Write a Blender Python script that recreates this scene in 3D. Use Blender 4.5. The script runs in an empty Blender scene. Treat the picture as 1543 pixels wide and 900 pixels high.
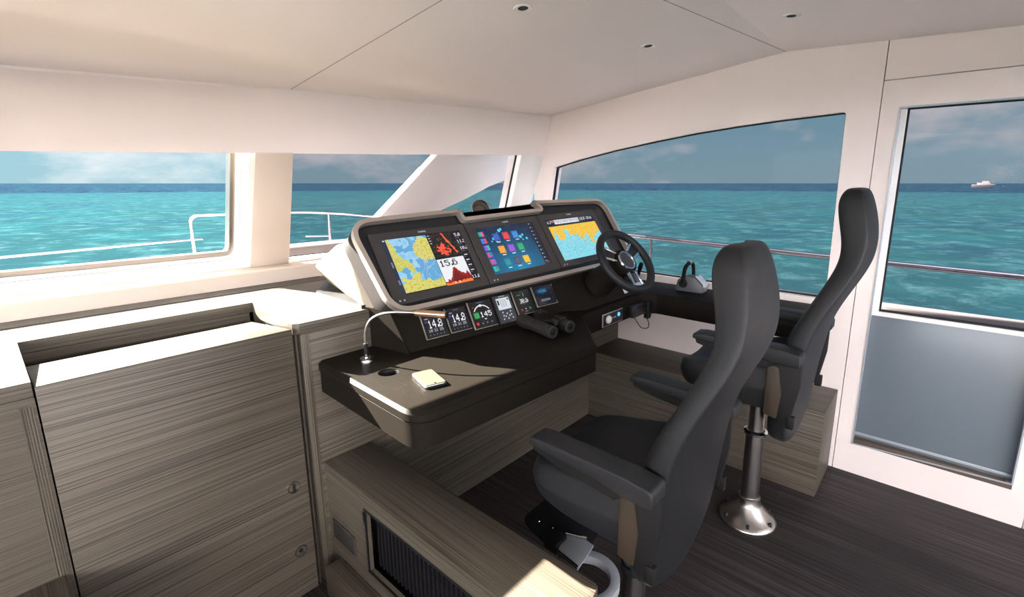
import bpy, bmesh, math, random
from mathutils import Vector, Matrix, noise
from mathutils.geometry import tessellate_polygon
random.seed(7)
SC = bpy.context.scene
COL = SC.collection
PI = math.pi

# ------------------------------------------------------------------ materials
def lin(c):
    return tuple(((v/255)/12.92 if v/255 <= .04045 else ((v/255+.055)/1.055)**2.4) for v in c)
MATS = {}
def new_mat(name):
    m = bpy.data.materials.new(name); m.use_nodes = True
    nt = m.node_tree; b = nt.nodes['Principled BSDF']
    MATS[name] = m
    return m, nt, b
def plain(name, rgb, rough=.5, metal=0.0, spec=.5, bump=0, bscale=200, coat=0, var=0, emit=None, es=0):
    """procedural material: base colour, optional fine noise variation and bump"""
    m, nt, b = new_mat(name)
    c = lin(rgb)
    b.inputs['Roughness'].default_value = rough
    b.inputs['Metallic'].default_value = metal
    b.inputs['Specular IOR Level'].default_value = spec
    b.inputs['Coat Weight'].default_value = coat
    tc = nt.nodes.new('ShaderNodeTexCoord')
    n = nt.nodes.new('ShaderNodeTexNoise'); n.inputs['Scale'].default_value = bscale
    n.inputs['Detail'].default_value = 3
    nt.links.new(tc.outputs['Object'], n.inputs['Vector'])
    r = nt.nodes.new('ShaderNodeMix'); r.data_type = 'RGBA'
    v = max(var, .02)
    r.inputs[6].default_value = (c[0]*(1-v), c[1]*(1-v), c[2]*(1-v), 1)
    r.inputs[7].default_value = (min(1, c[0]*(1+v)), min(1, c[1]*(1+v)), min(1, c[2]*(1+v)), 1)
    nt.links.new(n.outputs['Fac'], r.inputs[0]); nt.links.new(r.outputs[2], b.inputs['Base Color'])
    if bump:
        bp = nt.nodes.new('ShaderNodeBump'); bp.inputs['Strength'].default_value = bump
        bp.inputs['Distance'].default_value = .002
        nt.links.new(n.outputs['Fac'], bp.inputs['Height']); nt.links.new(bp.outputs[0], b.inputs['Normal'])
    if emit:
        b.inputs['Emission Color'].default_value = (*lin(emit), 1); b.inputs['Emission Strength'].default_value = es
    return m
def wood(name, axis, dark, mid, light, fine=480, board=0, rough=.5, grain_bump=.15):
    """straight fine-line veneer whose lines run along the given world axis"""
    m, nt, b = new_mat(name)
    g = nt.nodes.new('ShaderNodeNewGeometry')
    def stretched(sc, along, det, dist=0):
        mp = nt.nodes.new('ShaderNodeMapping')
        s = [sc, sc, sc]; s['xyz'.index(axis)] = along
        mp.inputs['Scale'].default_value = s
        nt.links.new(g.outputs['Position'], mp.inputs['Vector'])
        n = nt.nodes.new('ShaderNodeTexNoise'); n.inputs['Scale'].default_value = 1
        n.inputs['Detail'].default_value = det; n.inputs['Distortion'].default_value = dist
        nt.links.new(mp.outputs[0], n.inputs['Vector']); return n
    n1 = stretched(fine, 1.3, 4, 0); n2 = stretched(fine*.10, .5, 2, 0)
    r1 = nt.nodes.new('ShaderNodeValToRGB')
    r1.color_ramp.elements[0].position = .36; r1.color_ramp.elements[0].color = (*lin(dark), 1)
    r1.color_ramp.elements[1].position = .62; r1.color_ramp.elements[1].color = (*lin(light), 1)
    e = r1.color_ramp.elements.new(.48); e.color = (*lin(mid), 1)
    nt.links.new(n1.outputs['Fac'], r1.inputs[0])
    mr = nt.nodes.new('ShaderNodeMapRange'); mr.inputs[1].default_value = .3; mr.inputs[2].default_value = .7
    mr.inputs[3].default_value = .90; mr.inputs[4].default_value = 1.09
    nt.links.new(n2.outputs['Fac'], mr.inputs[0])
    mul = nt.nodes.new('ShaderNodeVectorMath'); mul.operation = 'SCALE'
    nt.links.new(r1.outputs[0], mul.inputs[0]); nt.links.new(mr.outputs[0], mul.inputs['Scale'])
    out = mul.outputs[0]
    if board:      # planks side by side across the grain, each with its own tone
        sx = nt.nodes.new('ShaderNodeSeparateXYZ'); nt.links.new(g.outputs['Position'], sx.inputs[0])
        a = nt.nodes.new('ShaderNodeMath'); a.operation = 'MULTIPLY'; a.inputs[1].default_value = 1/board
        nt.links.new(sx.outputs['X' if axis == 'y' else 'Y'], a.inputs[0])
        f = nt.nodes.new('ShaderNodeMath'); f.operation = 'FLOOR'; nt.links.new(a.outputs[0], f.inputs[0])
        l = nt.nodes.new('ShaderNodeMath'); l.operation = 'MULTIPLY_ADD'; l.inputs[1].default_value = .37
        nt.links.new(f.outputs[0], l.inputs[0])
        k = nt.nodes.new('ShaderNodeMath'); k.operation = 'MULTIPLY'; k.inputs[1].default_value = .7
        nt.links.new(sx.outputs['Y' if axis == 'y' else 'X'], k.inputs[0]); nt.links.new(k.outputs[0], l.inputs[2])
        fl = nt.nodes.new('ShaderNodeMath'); fl.operation = 'FLOOR'; nt.links.new(l.outputs[0], fl.inputs[0])
        cx = nt.nodes.new('ShaderNodeCombineXYZ'); nt.links.new(f.outputs[0], cx.inputs[0]); nt.links.new(fl.outputs[0], cx.inputs[1])
        w = nt.nodes.new('ShaderNodeTexWhiteNoise'); nt.links.new(cx.outputs[0], w.inputs['Vector'])
        m2 = nt.nodes.new('ShaderNodeMapRange'); m2.inputs[3].default_value = .72; m2.inputs[4].default_value = 1.3
        nt.links.new(w.outputs['Value'], m2.inputs[0])
        fr = nt.nodes.new('ShaderNodeMath'); fr.operation = 'FRACT'; nt.links.new(a.outputs[0], fr.inputs[0])
        gt = nt.nodes.new('ShaderNodeMapRange'); gt.inputs[1].default_value = 0; gt.inputs[2].default_value = .02
        gt.inputs[3].default_value = .5; gt.inputs[4].default_value = 1
        nt.links.new(fr.outputs[0], gt.inputs[0])
        mm = nt.nodes.new('ShaderNodeMath'); mm.operation = 'MULTIPLY'
        nt.links.new(m2.outputs[0], mm.inputs[0]); nt.links.new(gt.outputs[0], mm.inputs[1])
        mul2 = nt.nodes.new('ShaderNodeVectorMath'); mul2.operation = 'SCALE'
        nt.links.new(out, mul2.inputs[0]); nt.links.new(mm.outputs[0], mul2.inputs['Scale']); out = mul2.outputs[0]
    nt.links.new(out, b.inputs['Base Color'])
    b.inputs['Roughness'].default_value = rough; b.inputs['Specular IOR Level'].default_value = .35
    bp = nt.nodes.new('ShaderNodeBump'); bp.inputs['Strength'].default_value = grain_bump; bp.inputs['Distance'].default_value = .001
    nt.links.new(n1.outputs['Fac'], bp.inputs['Height']); nt.links.new(bp.outputs[0], b.inputs['Normal'])
    return m
WD, WM, WL = (46, 41, 35), (79, 73, 63), (98, 91, 80)
WX = wood('oak_veneer_across', 'x', WD, WM, WL)
WY = wood('oak_veneer_lengthwise', 'y', WD, WM, WL)
WZ = wood('oak_veneer_upright', 'z', WD, WM, WL)
FLOORM = wood('dark_smoked_planks', 'y', (24, 20, 20), (42, 37, 37), (64, 57, 55), fine=160, board=.14, rough=.58)
CEILM = plain('padded_headliner', (236, 230, 228), .75, bump=.25, bscale=450, spec=.2)
WALLM = plain('leather_textured_wall', (243, 233, 228), .6, bump=.45, bscale=380, spec=.3)
PILM = plain('beige_pillar_vinyl', (204, 192, 179), .6, bump=.3, bscale=380, spec=.3)
WHITEM = plain('white_gelcoat', (236, 236, 234), .25, spec=.5)
CREAM = plain('cream_gelcoat', (150, 141, 124), .5, spec=.2)
SEAMM = plain('soft_seam', (150, 144, 138), .8)
GROOVE = plain('dark_groove', (70, 66, 62), .8)
BLACK = plain('black_soft_vinyl', (27, 24, 20), .5, bump=.3, bscale=500, spec=.05)
BEZEL = plain('black_matt_plastic', (20, 21, 24), .5, bump=.1, bscale=600)
HOUSE = plain('charcoal_hood', (46, 43, 42), .7, bump=.2, bscale=500, spec=.08)
MONM = plain('smoked_monitor_glass', (52, 50, 50), .35, spec=.5)
CHAMP = plain('satin_champagne_metal', (196, 186, 176), .32, metal=.75)
CHROME = plain('polished_chrome', (215, 216, 218), .12, metal=1)
STEEL = plain('brushed_steel', (176, 172, 168), .28, metal=1)
PLATEM = plain('grey_plate', (62, 60, 56), .85, spec=.1)
PLATES = plain('grey_mesh', (50, 48, 45), .9, spec=.1)
THROT = plain('grey_throttle_shell', (84, 86, 90), .4)
DSTEEL = plain('dark_steel', (60, 60, 64), .35, metal=.8)
LEATH = plain('charcoal_leather', (26, 27, 29), .50, bump=.4, bscale=260, spec=.32)
BOLST = plain('sunlit_leather_bolster', (48, 39, 28), .5, bump=.3, bscale=260, spec=.4)  # brown tone stands in for sunlight on the charcoal leather
LEATH2 = plain('grey_leather_seat', (31, 32, 34), .52, bump=.4, bscale=260, spec=.32)
RUBBER = plain('black_rubber', (18, 18, 18), .6, spec=.3)
BINOM = plain('brown_black_rubber_armour', (24, 21, 19), .6, bump=.5, bscale=900)
SILVER = plain('silver_plastic', (176, 182, 190), .35, metal=.3)
SDECK = plain('teak_bounce_deck', (150, 128, 104), .7)
BULWM = plain('pale_bulwark', (110, 106, 104), .6)
DECKM = plain('white_deck', (225, 226, 226), .6)
STRUTM = plain('pale_grey_gelcoat', (205, 204, 203), .45)
FROST = plain('frosted_grey_panel', (108, 119, 128), .3, spec=.5)
BROWNM = plain('bronze_sill', (92, 80, 70), .5)
PAPER = plain('phone_back', (84, 79, 68), .35)
TEAKB = plain('dark_interior', (20, 18, 17), .7)
LENS = plain('coated_lens', (12, 14, 26), .08, spec=.8, coat=1)
WHITEL = plain('white_lettering', (225, 225, 225), .5, emit=(220, 225, 230), es=.35)

def glass(name, tint, gl=.04):
    m, nt, b = new_mat(name); nt.nodes.remove(b); out = nt.nodes['Material Output']
    t = nt.nodes.new('ShaderNodeBsdfTransparent'); t.inputs[0].default_value = (*tint, 1)
    g = nt.nodes.new('ShaderNodeBsdfGlossy'); g.inputs['Roughness'].default_value = .02
    lw = nt.nodes.new('ShaderNodeFresnel'); lw.inputs[0].default_value = 1.3
    ns = nt.nodes.new('ShaderNodeTexNoise'); ns.inputs['Scale'].default_value = 1.2
    mx = nt.nodes.new('ShaderNodeMixShader')
    ml = nt.nodes.new('ShaderNodeMath'); ml.operation = 'MULTIPLY'; ml.inputs[1].default_value = .12; nt.links.new(lw.outputs[0], ml.inputs[0]); nt.links.new(ml.outputs[0], mx.inputs[0]); nt.links.new(t.outputs[0], mx.inputs[1]); nt.links.new(g.outputs[0], mx.inputs[2])
    nt.links.new(mx.outputs[0], out.inputs[0]); return m
TINT = glass('tinted_window_glass', (.68, .66, .68))
CLEAR = glass('clear_window_glass', (.97, .98, .98))

def pixmat(name, es):
    m, nt, b = new_mat(name)
    a = nt.nodes.new('ShaderNodeVertexColor'); a.layer_name = 'picture'
    nt.links.new(a.outputs[0], b.inputs['Emission Color']); b.inputs['Emission Strength'].default_value = es
    b.inputs['Base Color'].default_value = (.01, .01, .012, 1); b.inputs['Roughness'].default_value = .15
    return m
SCREEN = pixmat('lit_screen', .64)

# ------------------------------------------------------------------ mesh helpers
def finish(name, bm, mat, parent=None, local=False, smooth=35, mats=None, origin=None):
    bmesh.ops.remove_doubles(bm, verts=bm.verts, dist=1e-6)
    bmesh.ops.recalc_face_normals(bm, faces=bm.faces)
    me = bpy.data.meshes.new(name)
    if not local:
        xs = [v.co for v in bm.verts]
        lo = Vector([min(v[i] for v in xs) for i in range(3)]); hi = Vector([max(v[i] for v in xs) for i in range(3)])
        o = Vector(((lo.x+hi.x)/2, (lo.y+hi.y)/2, lo.z)) if origin is None else Vector(origin)
        bmesh.ops.translate(bm, verts=bm.verts, vec=-o)
    else:
        o = Vector((0, 0, 0))
    bm.to_mesh(me); bm.free()
    for mm in (mats or [mat]): me.materials.append(mm)
    if smooth:
        for p in me.polygons: p.use_smooth = True
        me.set_sharp_from_angle(angle=math.radians(smooth))
    ob = bpy.data.objects.new(name, me); COL.objects.link(ob)
    if parent is not None:
        ob.parent = parent
        if not local:
            w = Vector((0, 0, 0)); p = parent
            while p: w += p.location; p = p.parent
            ob.location = o - w
    else:
        ob.location = o
    return ob
def tag(o, label=None, cat=None, group=None, kind=None):
    if label: o['label'] = label
    if cat: o['category'] = cat
    if group: o['group'] = group
    if kind: o['kind'] = kind
    return o
def empty(name, loc, label=None, cat=None, group=None, kind=None, rot=None):
    o = bpy.data.objects.new(name, None); COL.objects.link(o); o.location = loc
    o.empty_display_size = .05
    if rot is not None: o.rotation_euler = rot
    return tag(o, label, cat, group, kind)
def bevel(bm, w, seg=2, ang=40):
    if w <= 0: return bm
    bm.normal_update()
    es = [e for e in bm.edges if len(e.link_faces) == 2 and e.calc_face_angle(0) > math.radians(ang)]
    bmesh.ops.bevel(bm, geom=es, offset=w, segments=seg, profile=.5, affect='EDGES', clamp_overlap=True)
    return bm
def add_box(bm, x0, x1, y0, y1, z0, z1):
    v = [bm.verts.new((x, y, z)) for z in (z0, z1) for y in (y0, y1) for x in (x0, x1)]
    for f in ((0, 2, 3, 1), (4, 5, 7, 6), (0, 1, 5, 4), (2, 6, 7, 3), (0, 4, 6, 2), (1, 3, 7, 5)):
        bm.faces.new([v[i] for i in f])
def box(x0, x1, y0, y1, z0, z1, bev=0, seg=2):
    bm = bmesh.new(); add_box(bm, x0, x1, y0, y1, z0, z1); return bevel(bm, bev, seg)
def add_prism(bm, poly, f, a, b):
    """poly 2D, f(p, q, d) -> 3D; extruded from d=a to d=b"""
    A = [bm.verts.new(f(p, q, a)) for p, q in poly]; B = [bm.verts.new(f(p, q, b)) for p, q in poly]
    n = len(poly)
    tri = tessellate_polygon([[Vector((p, q, 0)) for p, q in poly]])
    if n <= 4 : bm.faces.new(A); bm.faces.new(B[::-1])
    else:
        bm.faces.new(A); bm.faces.new(B[::-1])
    for i in range(n):
        j = (i+1) % n; bm.faces.new((A[i], B[i], B[j], A[j]))
def prism(poly, f, a, b, bev=0, seg=2, ang=40):
    bm = bmesh.new(); add_prism(bm, poly, f, a, b); bmesh.ops.recalc_face_normals(bm, faces=bm.faces)
    return bevel(bm, bev, seg, ang)
FZ = lambda p, q, d: (p, q, d)
FX = lambda p, q, d: (d, p, q)
FY = lambda p, q, d: (p, d, q)
def plate(outer, holes, f, a, b):
    """flat slab with openings; f maps (p, q, d) to 3D"""
    bm = bmesh.new(); loops = [outer]+holes
    P = [[Vector((p, q, 0)) for p, q in l] for l in loops]
    tris = tessellate_polygon(P); flat = [pt for l in loops for pt in l]
    A = [bm.verts.new(f(p, q, a)) for p, q in flat]; B = [bm.verts.new(f(p, q, b)) for p, q in flat]
    for t in tris:
        try: bm.faces.new([A[i] for i in t]); bm.faces.new([B[i] for i in reversed(t)])
        except ValueError: pass
    k = 0
    for l in loops:
        for i in range(len(l)):
            j = (i+1) % len(l); bm.faces.new((A[k+i], B[k+i], B[k+j], A[k+j]))
        k += len(l)
    return bm
def rounded(poly, rad, seg=6):
    """round the corners of a 2D polygon; rad a number or a list"""
    n = len(poly); out = []
    for i in range(n):
        r = rad[i] if isinstance(rad, (list, tuple)) else rad
        p = Vector(poly[i]); a = Vector(poly[i-1]); b = Vector(poly[(i+1) % n])
        if r <= 0: out.append(tuple(p)); continue
        da = (a-p).normalized(); db = (b-p).normalized(); ang = da.angle(db)
        t = min(r/math.tan(ang/2), .49*(a-p).length, .49*(b-p).length)
        p0 = p+da*t; p1 = p+db*t
        for k in range(seg+1):
            s = k/seg; q = p0*(1-s)**2+p*2*s*(1-s)+p1*s*s
            out.append((q.x, q.y))
    return out
def offset(poly, d):
    """shrink a 2D polygon by d (d>0 inwards)"""
    n = len(poly); ar = sum(poly[i][0]*poly[(i+1) % n][1]-poly[(i+1) % n][0]*poly[i][1] for i in range(n))
    sg = 1 if ar > 0 else -1; out = []
    for i in range(n):
        a, p, b = Vector(poly[i-1]), Vector(poly[i]), Vector(poly[(i+1) % n])
        e0 = (p-a).normalized(); e1 = (b-p).normalized()
        n0 = Vector((-e0.y, e0.x))*sg; n1 = Vector((-e1.y, e1.x))*sg
        m = (n0+n1); m = m/max(.3, m.length_squared)*2
        q = p+m*d; out.append((q.x, q.y))
    return out
def add_tube(bm, pts, r, n=12, closed=False, cap=True, radii=None):
    pts = [Vector(p) for p in pts]; N = len(pts); rings = []; up = None
    for i, p in enumerate(pts):
        if closed: t = (pts[(i+1) % N]-pts[i-1]).normalized()
        else: t = (pts[min(i+1, N-1)]-pts[max(i-1, 0)]).normalized()
        if up is None: up = t.orthogonal().normalized()
        up = (up-t*up.dot(t)).normalized(); s = t.cross(up); rr = radii[i] if radii else r
        rings.append([bm.verts.new(p+(up*math.cos(2*PI*k/n)+s*math.sin(2*PI*k/n))*rr) for k in range(n)])
    for i in range(N if closed else N-1):
        A, B = rings[i], rings[(i+1) % N]
        sh = 0
        if closed and i == N-1:
            sh = min(range(n), key=lambda q: (A[0].co-B[q].co).length)
        for k in range(n): bm.faces.new((A[k], A[(k+1) % n], B[(k+1+sh) % n], B[(k+sh) % n]))
    if cap and not closed: bm.faces.new(rings[0][::-1]); bm.faces.new(rings[-1])
def tube(pts, r, n=12, closed=False, radii=None):
    bm = bmesh.new(); add_tube(bm, pts, r, n, closed, True, radii); return bm
def frame_of(axis):
    a = Vector(axis).normalized(); u = a.orthogonal().normalized(); return u, a.cross(u), a
def add_lathe(bm, prof, c, axis=(0, 0, 1), n=32, ring=False):
    """prof: list of (radius, height along axis)"""
    u, w, a = frame_of(axis); c = Vector(c); rings = []
    for r, h in prof:
        if r < 1e-6: rings.append([bm.verts.new(c+a*h)])
        else: rings.append([bm.verts.new(c+a*h+(u*math.cos(2*PI*k/n)+w*math.sin(2*PI*k/n))*r) for k in range(n)])
    if ring: rings.append(rings[0])
    for A, B in zip(rings, rings[1:]):
        for k in range(n):
            j = (k+1) % n
            if len(A) == 1 and len(B) == 1: break
            if len(A) == 1: bm.faces.new((A[0], B[j], B[k]))
            elif len(B) == 1: bm.faces.new((A[k], A[j], B[0]))
            else: bm.faces.new((A[k], A[j], B[j], B[k]))
    if ring: return
    if len(rings[0]) > 1: bm.faces.new(rings[0][::-1])
    if len(rings[-1]) > 1: bm.faces.new(rings[-1])
def lathe(prof, c, axis=(0, 0, 1), n=32, ring=False):
    bm = bmesh.new(); add_lathe(bm, prof, c, axis, n, ring); return bm
def loft(rings):
    bm = bmesh.new(); R = [[bm.verts.new(p) for p in r] for r in rings]; n = len(R[0])
    for A, B in zip(R, R[1:]):
        for k in range(n): bm.faces.new((A[k], A[(k+1) % n], B[(k+1) % n], B[k]))
    bm.faces.new(R[0][::-1]); bm.faces.new(R[-1]); return bm
def smoothpath(pts, sub=6):
    P = [Vector(p) for p in pts]; out = []
    for i in range(len(P)-1):
        p0 = P[max(i-1, 0)]; p1 = P[i]; p2 = P[i+1]; p3 = P[min(i+2, len(P)-1)]
        for k in range(sub):
            t = k/sub
            out.append(.5*((2*p1)+(p2-p0)*t+(2*p0-5*p1+4*p2-p3)*t*t+(3*p1-p0-3*p2+p3)*t**3))
    out.append(P[-1]); return out

# ------------------------------------------------------------------ pictures on screens (grid of coloured cells)
FONT = {'0': '01110 10001 10011 10101 11001 10001 01110', '1': '00100 01100 00100 00100 00100 00100 01110',
 '2': '01110 10001 00001 00110 01000 10000 11111', '3': '11110 00001 00001 01110 00001 00001 11110',
 '4': '00010 00110 01010 10010 11111 00010 00010', '5': '11111 10000 11110 00001 00001 10001 01110',
 '6': '01110 10000 11110 10001 10001 10001 01110', '7': '11111 00001 00010 00100 01000 01000 01000',
 '8': '01110 10001 10001 01110 10001 10001 01110', '9': '01110 10001 10001 01111 00001 00001 01110',
 '.': '00000 00000 00000 00000 00000 01100 01100', 'S': '01111 10000 10000 01110 00001 00001 11110',
 'I': '01110 00100 00100 00100 00100 00100 01110', 'M': '10001 11011 10101 10101 10001 10001 10001',
 'R': '11110 10001 10001 11110 10100 10010 10001', 'A': '01110 10001 10001 11111 10001 10001 10001',
 'D': '11110 10001 10001 10001 10001 10001 11110', 'N': '10001 11001 10101 10011 10001 10001 10001',
 'E': '11111 10000 10000 11110 10000 10000 11111', ' ': '00000 '*7}
class Pic:
    def __init__(s, w, h, bg=(0, 0, 0)): s.w, s.h = w, h; s.p = [[bg]*w for _ in range(h)]
    def rect(s, x0, y0, x1, y1, c):
        for y in range(max(0, int(y0)), min(s.h, int(y1))):
            for x in range(max(0, int(x0)), min(s.w, int(x1))): s.p[y][x] = c
    def disc(s, cx, cy, r, c, r0=0):
        for y in range(s.h):
            for x in range(s.w):
                if r0 <= math.hypot(x-cx, y-cy) <= r: s.p[y][x] = c
    def text(s, x, y, t, c, k=1, kx=None):
        kx = kx or k
        for ch in t:
            rows = FONT[ch].split()
            for j, row in enumerate(rows):
                for i, b in enumerate(row):
                    if b == '1': s.rect(x+i*kx, y+j*k, x+i*kx+kx, y+j*k+k, c)
            x += (3 if ch == '.' else 6)*kx
    def fn(s, x0, y0, x1, y1, f):
        for y in range(int(y0), min(s.h, int(y1))):
            for x in range(int(x0), min(s.w, int(x1))):
                c = f((x-x0)/(x1-x0), (y-y0)/(y1-y0), x, y)
                if c is not None: s.p[y][x] = c
def picture(name, pic, O, U, V, parent, mat=SCREEN):
    """O bottom-left corner, U and V full edge vectors (world or parent space)"""
    bm = bmesh.new(); O, U, V = Vector(O), Vector(U), Vector(V); w, h = pic.w, pic.h
    lay = bm.loops.layers.float_color.new('picture')
    G = [[bm.verts.new(O+U*(i/w)+V*(j/h)) for i in range(w+1)] for j in range(h+1)]
    for j in range(h):
        for i in range(w):
            f = bm.faces.new((G[j][i], G[j][i+1], G[j+1][i+1], G[j+1][i])); c = (*lin(pic.p[h-1-j][i]), 1)
            for l in f.loops: l[lay] = c
    me_ob = finish(name, bm, mat, parent, smooth=0)
    return me_ob
def nz(x, y, s, z=0): return noise.fractal(Vector((x*s, y*s, z)), 1.0, 2.0, 4)

# ================================================================== SETTING
# ceiling: forward panel slopes down to the windscreen, aft panel nearly flat
def zc(y):
    if y > .778: return 2.326-.1186*(y-.778)
    return max(2.20, 2.326-.0495*(.778-y))
def ceil_strip(name, prs, mat, th=.05):
    bm = bmesh.new()
    lo = [bm.verts.new((x, y, zc(y))) for x, y in prs]; hi = [bm.verts.new((x, y, zc(y)+th)) for x, y in prs]
    bm.faces.new(lo); bm.faces.new(hi[::-1])
    for i in range(len(prs)):
        j = (i+1) % len(prs); bm.faces.new((lo[i], hi[i], hi[j], lo[j]))
    return bm
bm = bmesh.new()
def roof_piece(prs):
    lo = [bm.verts.new((x, y, zc(y))) for x, y in prs]; hi = [bm.verts.new((x, y, zc(y)+.05)) for x, y in prs]
    bm.faces.new(lo[::-1]); bm.faces.new(hi)
    for i in range(len(prs)):
        j = (i+1) % len(prs); bm.faces.new((lo[i], lo[j], hi[j], hi[i]))
roof_piece([(-2.6, -3.2), (3.10, -3.2), (3.10, -1.77), (-2.6, -1.77)])
roof_piece([(-2.6, -1.77), (3.10, -1.77), (3.10, .778), (-2.6, .778)])
roof_piece([(-2.6, .778), (1.1755, .778), (1.1755, 2.72), (.165, 2.93), (-2.6, 3.31)])
roof_piece([(1.1785, .778), (3.10, .778), (3.10, 2.44), (3.03, 2.46), (1.1785, 2.72)])
tag(finish('ceiling', bm, CEILM, smooth=0), 'padded off-white cabin ceiling sloping down to the windscreen', 'ceiling', kind='structure')
def seam(name, a, b, w=.0022, label=None):
    a, b = Vector(a), Vector(b); d = (b-a).normalized(); s = d.cross(Vector((0, 0, 1))).normalized()*w/2
    z = Vector((0, 0, .0012)); bm = bmesh.new()
    v = [bm.verts.new(p) for p in (a-s-z, b-s-z, b+s-z, a+s-z, a-s+z, b-s+z, b+s+z, a+s+z)]
    for f in ((0, 1, 2, 3), (4, 7, 6, 5), (0, 4, 5, 1), (2, 6, 7, 3), (0, 3, 7, 4), (1, 5, 6, 2)): bm.faces.new([v[i] for i in f])
    return tag(finish(name, bm, SEAMM, smooth=0), label, 'panel seam', kind='structure')
seam('trim_1', (3.02, .778, zc(.778)), (1.18, 1.012, zc(1.012)), label='thin dark crosswise seam between ceiling panels')
seam('trim_2', (1.177, 2.69, zc(2.69)), (1.177, 1.012, zc(1.012)), label='thin dark lengthwise seam in ceiling left of the downlights')
# floor
tag(finish('floor', box(-2.6, 3.10, -3.2, 2.62, -.05, 0), FLOORM, smooth=0), 'dark smoked wood plank floor', 'floor', kind='structure')

# ---- front wall: leaning windscreen wall with header, sill and pillars
def wy(z): return 2.53-.39*(z-1.75)                 # inner face of the raked windscreen
hd_t = [(-2.6, 3.28), (.165, 2.90), (1.17, 2.70), (3.03, 2.43)]
hd_b = [(-2.6, 2.60, 1.66), (.1, 2.538, 1.729), (.914, 2.527, 1.758), (2.749, 2.5, 1.826), (3.03, 2.495, 1.836)]
bm = bmesh.new()
xs = [-2.6, .1, .165, .914, 1.17, 2.749, 3.03]
def lerp_t(x):
    for (a, ya), (b, yb) in zip(hd_t, hd_t[1:]):
        if a <= x <= b+1e-6: return ya+(yb-ya)*(x-a)/(b-a)
def lerp_b(x):
    for (a, ya, za), (b, yb, zb) in zip(hd_b, hd_b[1:]):
        if a <= x <= b+1e-6: t = (x-a)/(b-a); return ya+(yb-ya)*t, za+(zb-za)*t
prev = None
for x in xs:
    ty = lerp_t(x); by, bz = lerp_b(x)
    ring = [bm.verts.new(p) for p in ((x, ty, zc(ty)+.02), (x, ty-.004, zc(ty)-.012), (x, by, bz), (x, by+.16, bz+.13), (x, ty+.2, zc(ty)+.02))]
    if prev:
        for k in range(5): bm.faces.new((prev[k], prev[(k+1) % 5], ring[(k+1) % 5], ring[k]))
    else: bm.faces.new(ring)
    prev = ring
bm.faces.new(prev[::-1])
tag(finish('trim_3', bm, WALLM, smooth=20), 'broad off-white padded header above the front windows', 'header', kind='structure')
def under_header(bm, extra=.003):
    """cut off what would stick up past the lower edge of the header"""
    g = list(bm.verts)+list(bm.edges)+list(bm.faces)
    r = bmesh.ops.bisect_plane(bm, geom=g, plane_co=(.1, 0, 1.729+extra), plane_no=(-.0362, 0, 1), clear_outer=True)
    es = [e for e in bm.edges if len(e.link_faces) == 1]
    if es: bmesh.ops.holes_fill(bm, edges=es, sides=0)
    return bm
# lower front wall + sill
prof = [(2.62, 0), (2.62, 1.178), (2.628, 1.186), (2.755, 1.186), (2.765, 1.165), (2.95, 1.165), (2.95, 0)]
tag(finish('wall_front', prism(prof, FX, -2.6, 3.03, .003), PILM), 'off-white leather-look front wall and sill below the windows', 'wall', kind='structure')
def rake(p, q, d): return (p, wy(q)+d, q)           # p = x, q = z, d = depth outwards
def raked_quad(pts, d0, d1, bev=0): return prism(pts, rake, d0, d1, bev)
tag(finish('trim_4', under_header(raked_quad([(.914, 1.90), (1.085, 1.90), (1.106, 1.165), (.908, 1.165)], .001, .13, .004)), PILM),
    'wide beige pillar between the two front windows', 'pillar', kind='structure')
tag(finish('trim_5', under_header(raked_quad([(2.745, 1.94), (3.03, 1.94), (3.03, 1.165), (2.815, 1.165)], .001, .13, .004)), WHITEM),
    'white corner pillar where front and side walls meet', 'pillar', kind='structure')
# window 1 (open clear one with rounded white frame)
w1 = empty('window_1', (-.6, 2.72, 1.17), 'left front window, clear pane in a rounded white frame', 'window', kind='structure')
outer = [(-2.6, 1.168), (.905, 1.168), (.912, 1.77), (-2.6, 1.68)]
inner = rounded([(-2.5, 1.300), (.852, 1.290), (.852, 2.0), (-2.5, 2.0)], [0, .075, 0, 0], 8)
midf = rounded([(-2.55, 1.225), (.888, 1.215), (.890, 2.0), (-2.55, 2.0)], [0, .095, 0, 0], 8)
bm = plate([(-2.6, 1.16), (.912, 1.16), (.912, 2.01), (-2.6, 2.01)], [midf], rake, .01, .13)
finish('outer_frame', under_header(bm), WHITEM, w1)
def ring2(a, b, f, d0, d1):
    bm = bmesh.new(); n = len(a); L = []
    for poly, d in ((a, d0), (b, d0), (b, d1), (a, d1)): L.append([bm.verts.new(f(p, q, d)) for p, q in poly])
    for k in range(4):
        for i in range(n):
            j = (i+1) % n; bm.faces.new((L[k][i], L[k][j], L[(k+1) % 4][j], L[(k+1) % 4][i]))
    return bm
m2 = offset(midf, .018)
finish('inner_frame', under_header(ring2(offset(midf, .001), offset(midf, .020), rake, .028, .12)), WHITEM, w1)
finish('inner_frame', under_header(ring2(offset(midf, .022), offset(midf, .040), rake, .045, .12)), WHITEM, w1)
finish('track', under_header(ring2(offset(midf, .041), offset(midf, .062), rake, .060, .12)), STEEL, w1)
finish('pane', under_header(prism(offset(midf, .064), rake, .085, .090), .035), CLEAR, w1, smooth=0)
# window 2 (tinted)
w2 = empty('window_2', (1.9, 2.72, 1.17), 'tinted front window behind the helm console', 'window', kind='structure')
go = [(1.083, 2.0), (2.740, 2.0), (2.815, 1.21), (1.104, 1.212)]
finish('gasket', under_header(ring2(go, offset(go, .006), rake, .045, .062)), RUBBER, w2)
finish('pane', under_header(prism(offset(go, .004), rake, .05, .056), .015), TINT, w2, smooth=0)
finish('lower_frame', raked_quad([(1.10, 1.165), (2.82, 1.165), (2.82, 1.206), (1.10, 1.206)], .0, .12, .003), WHITEM, w2)

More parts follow.
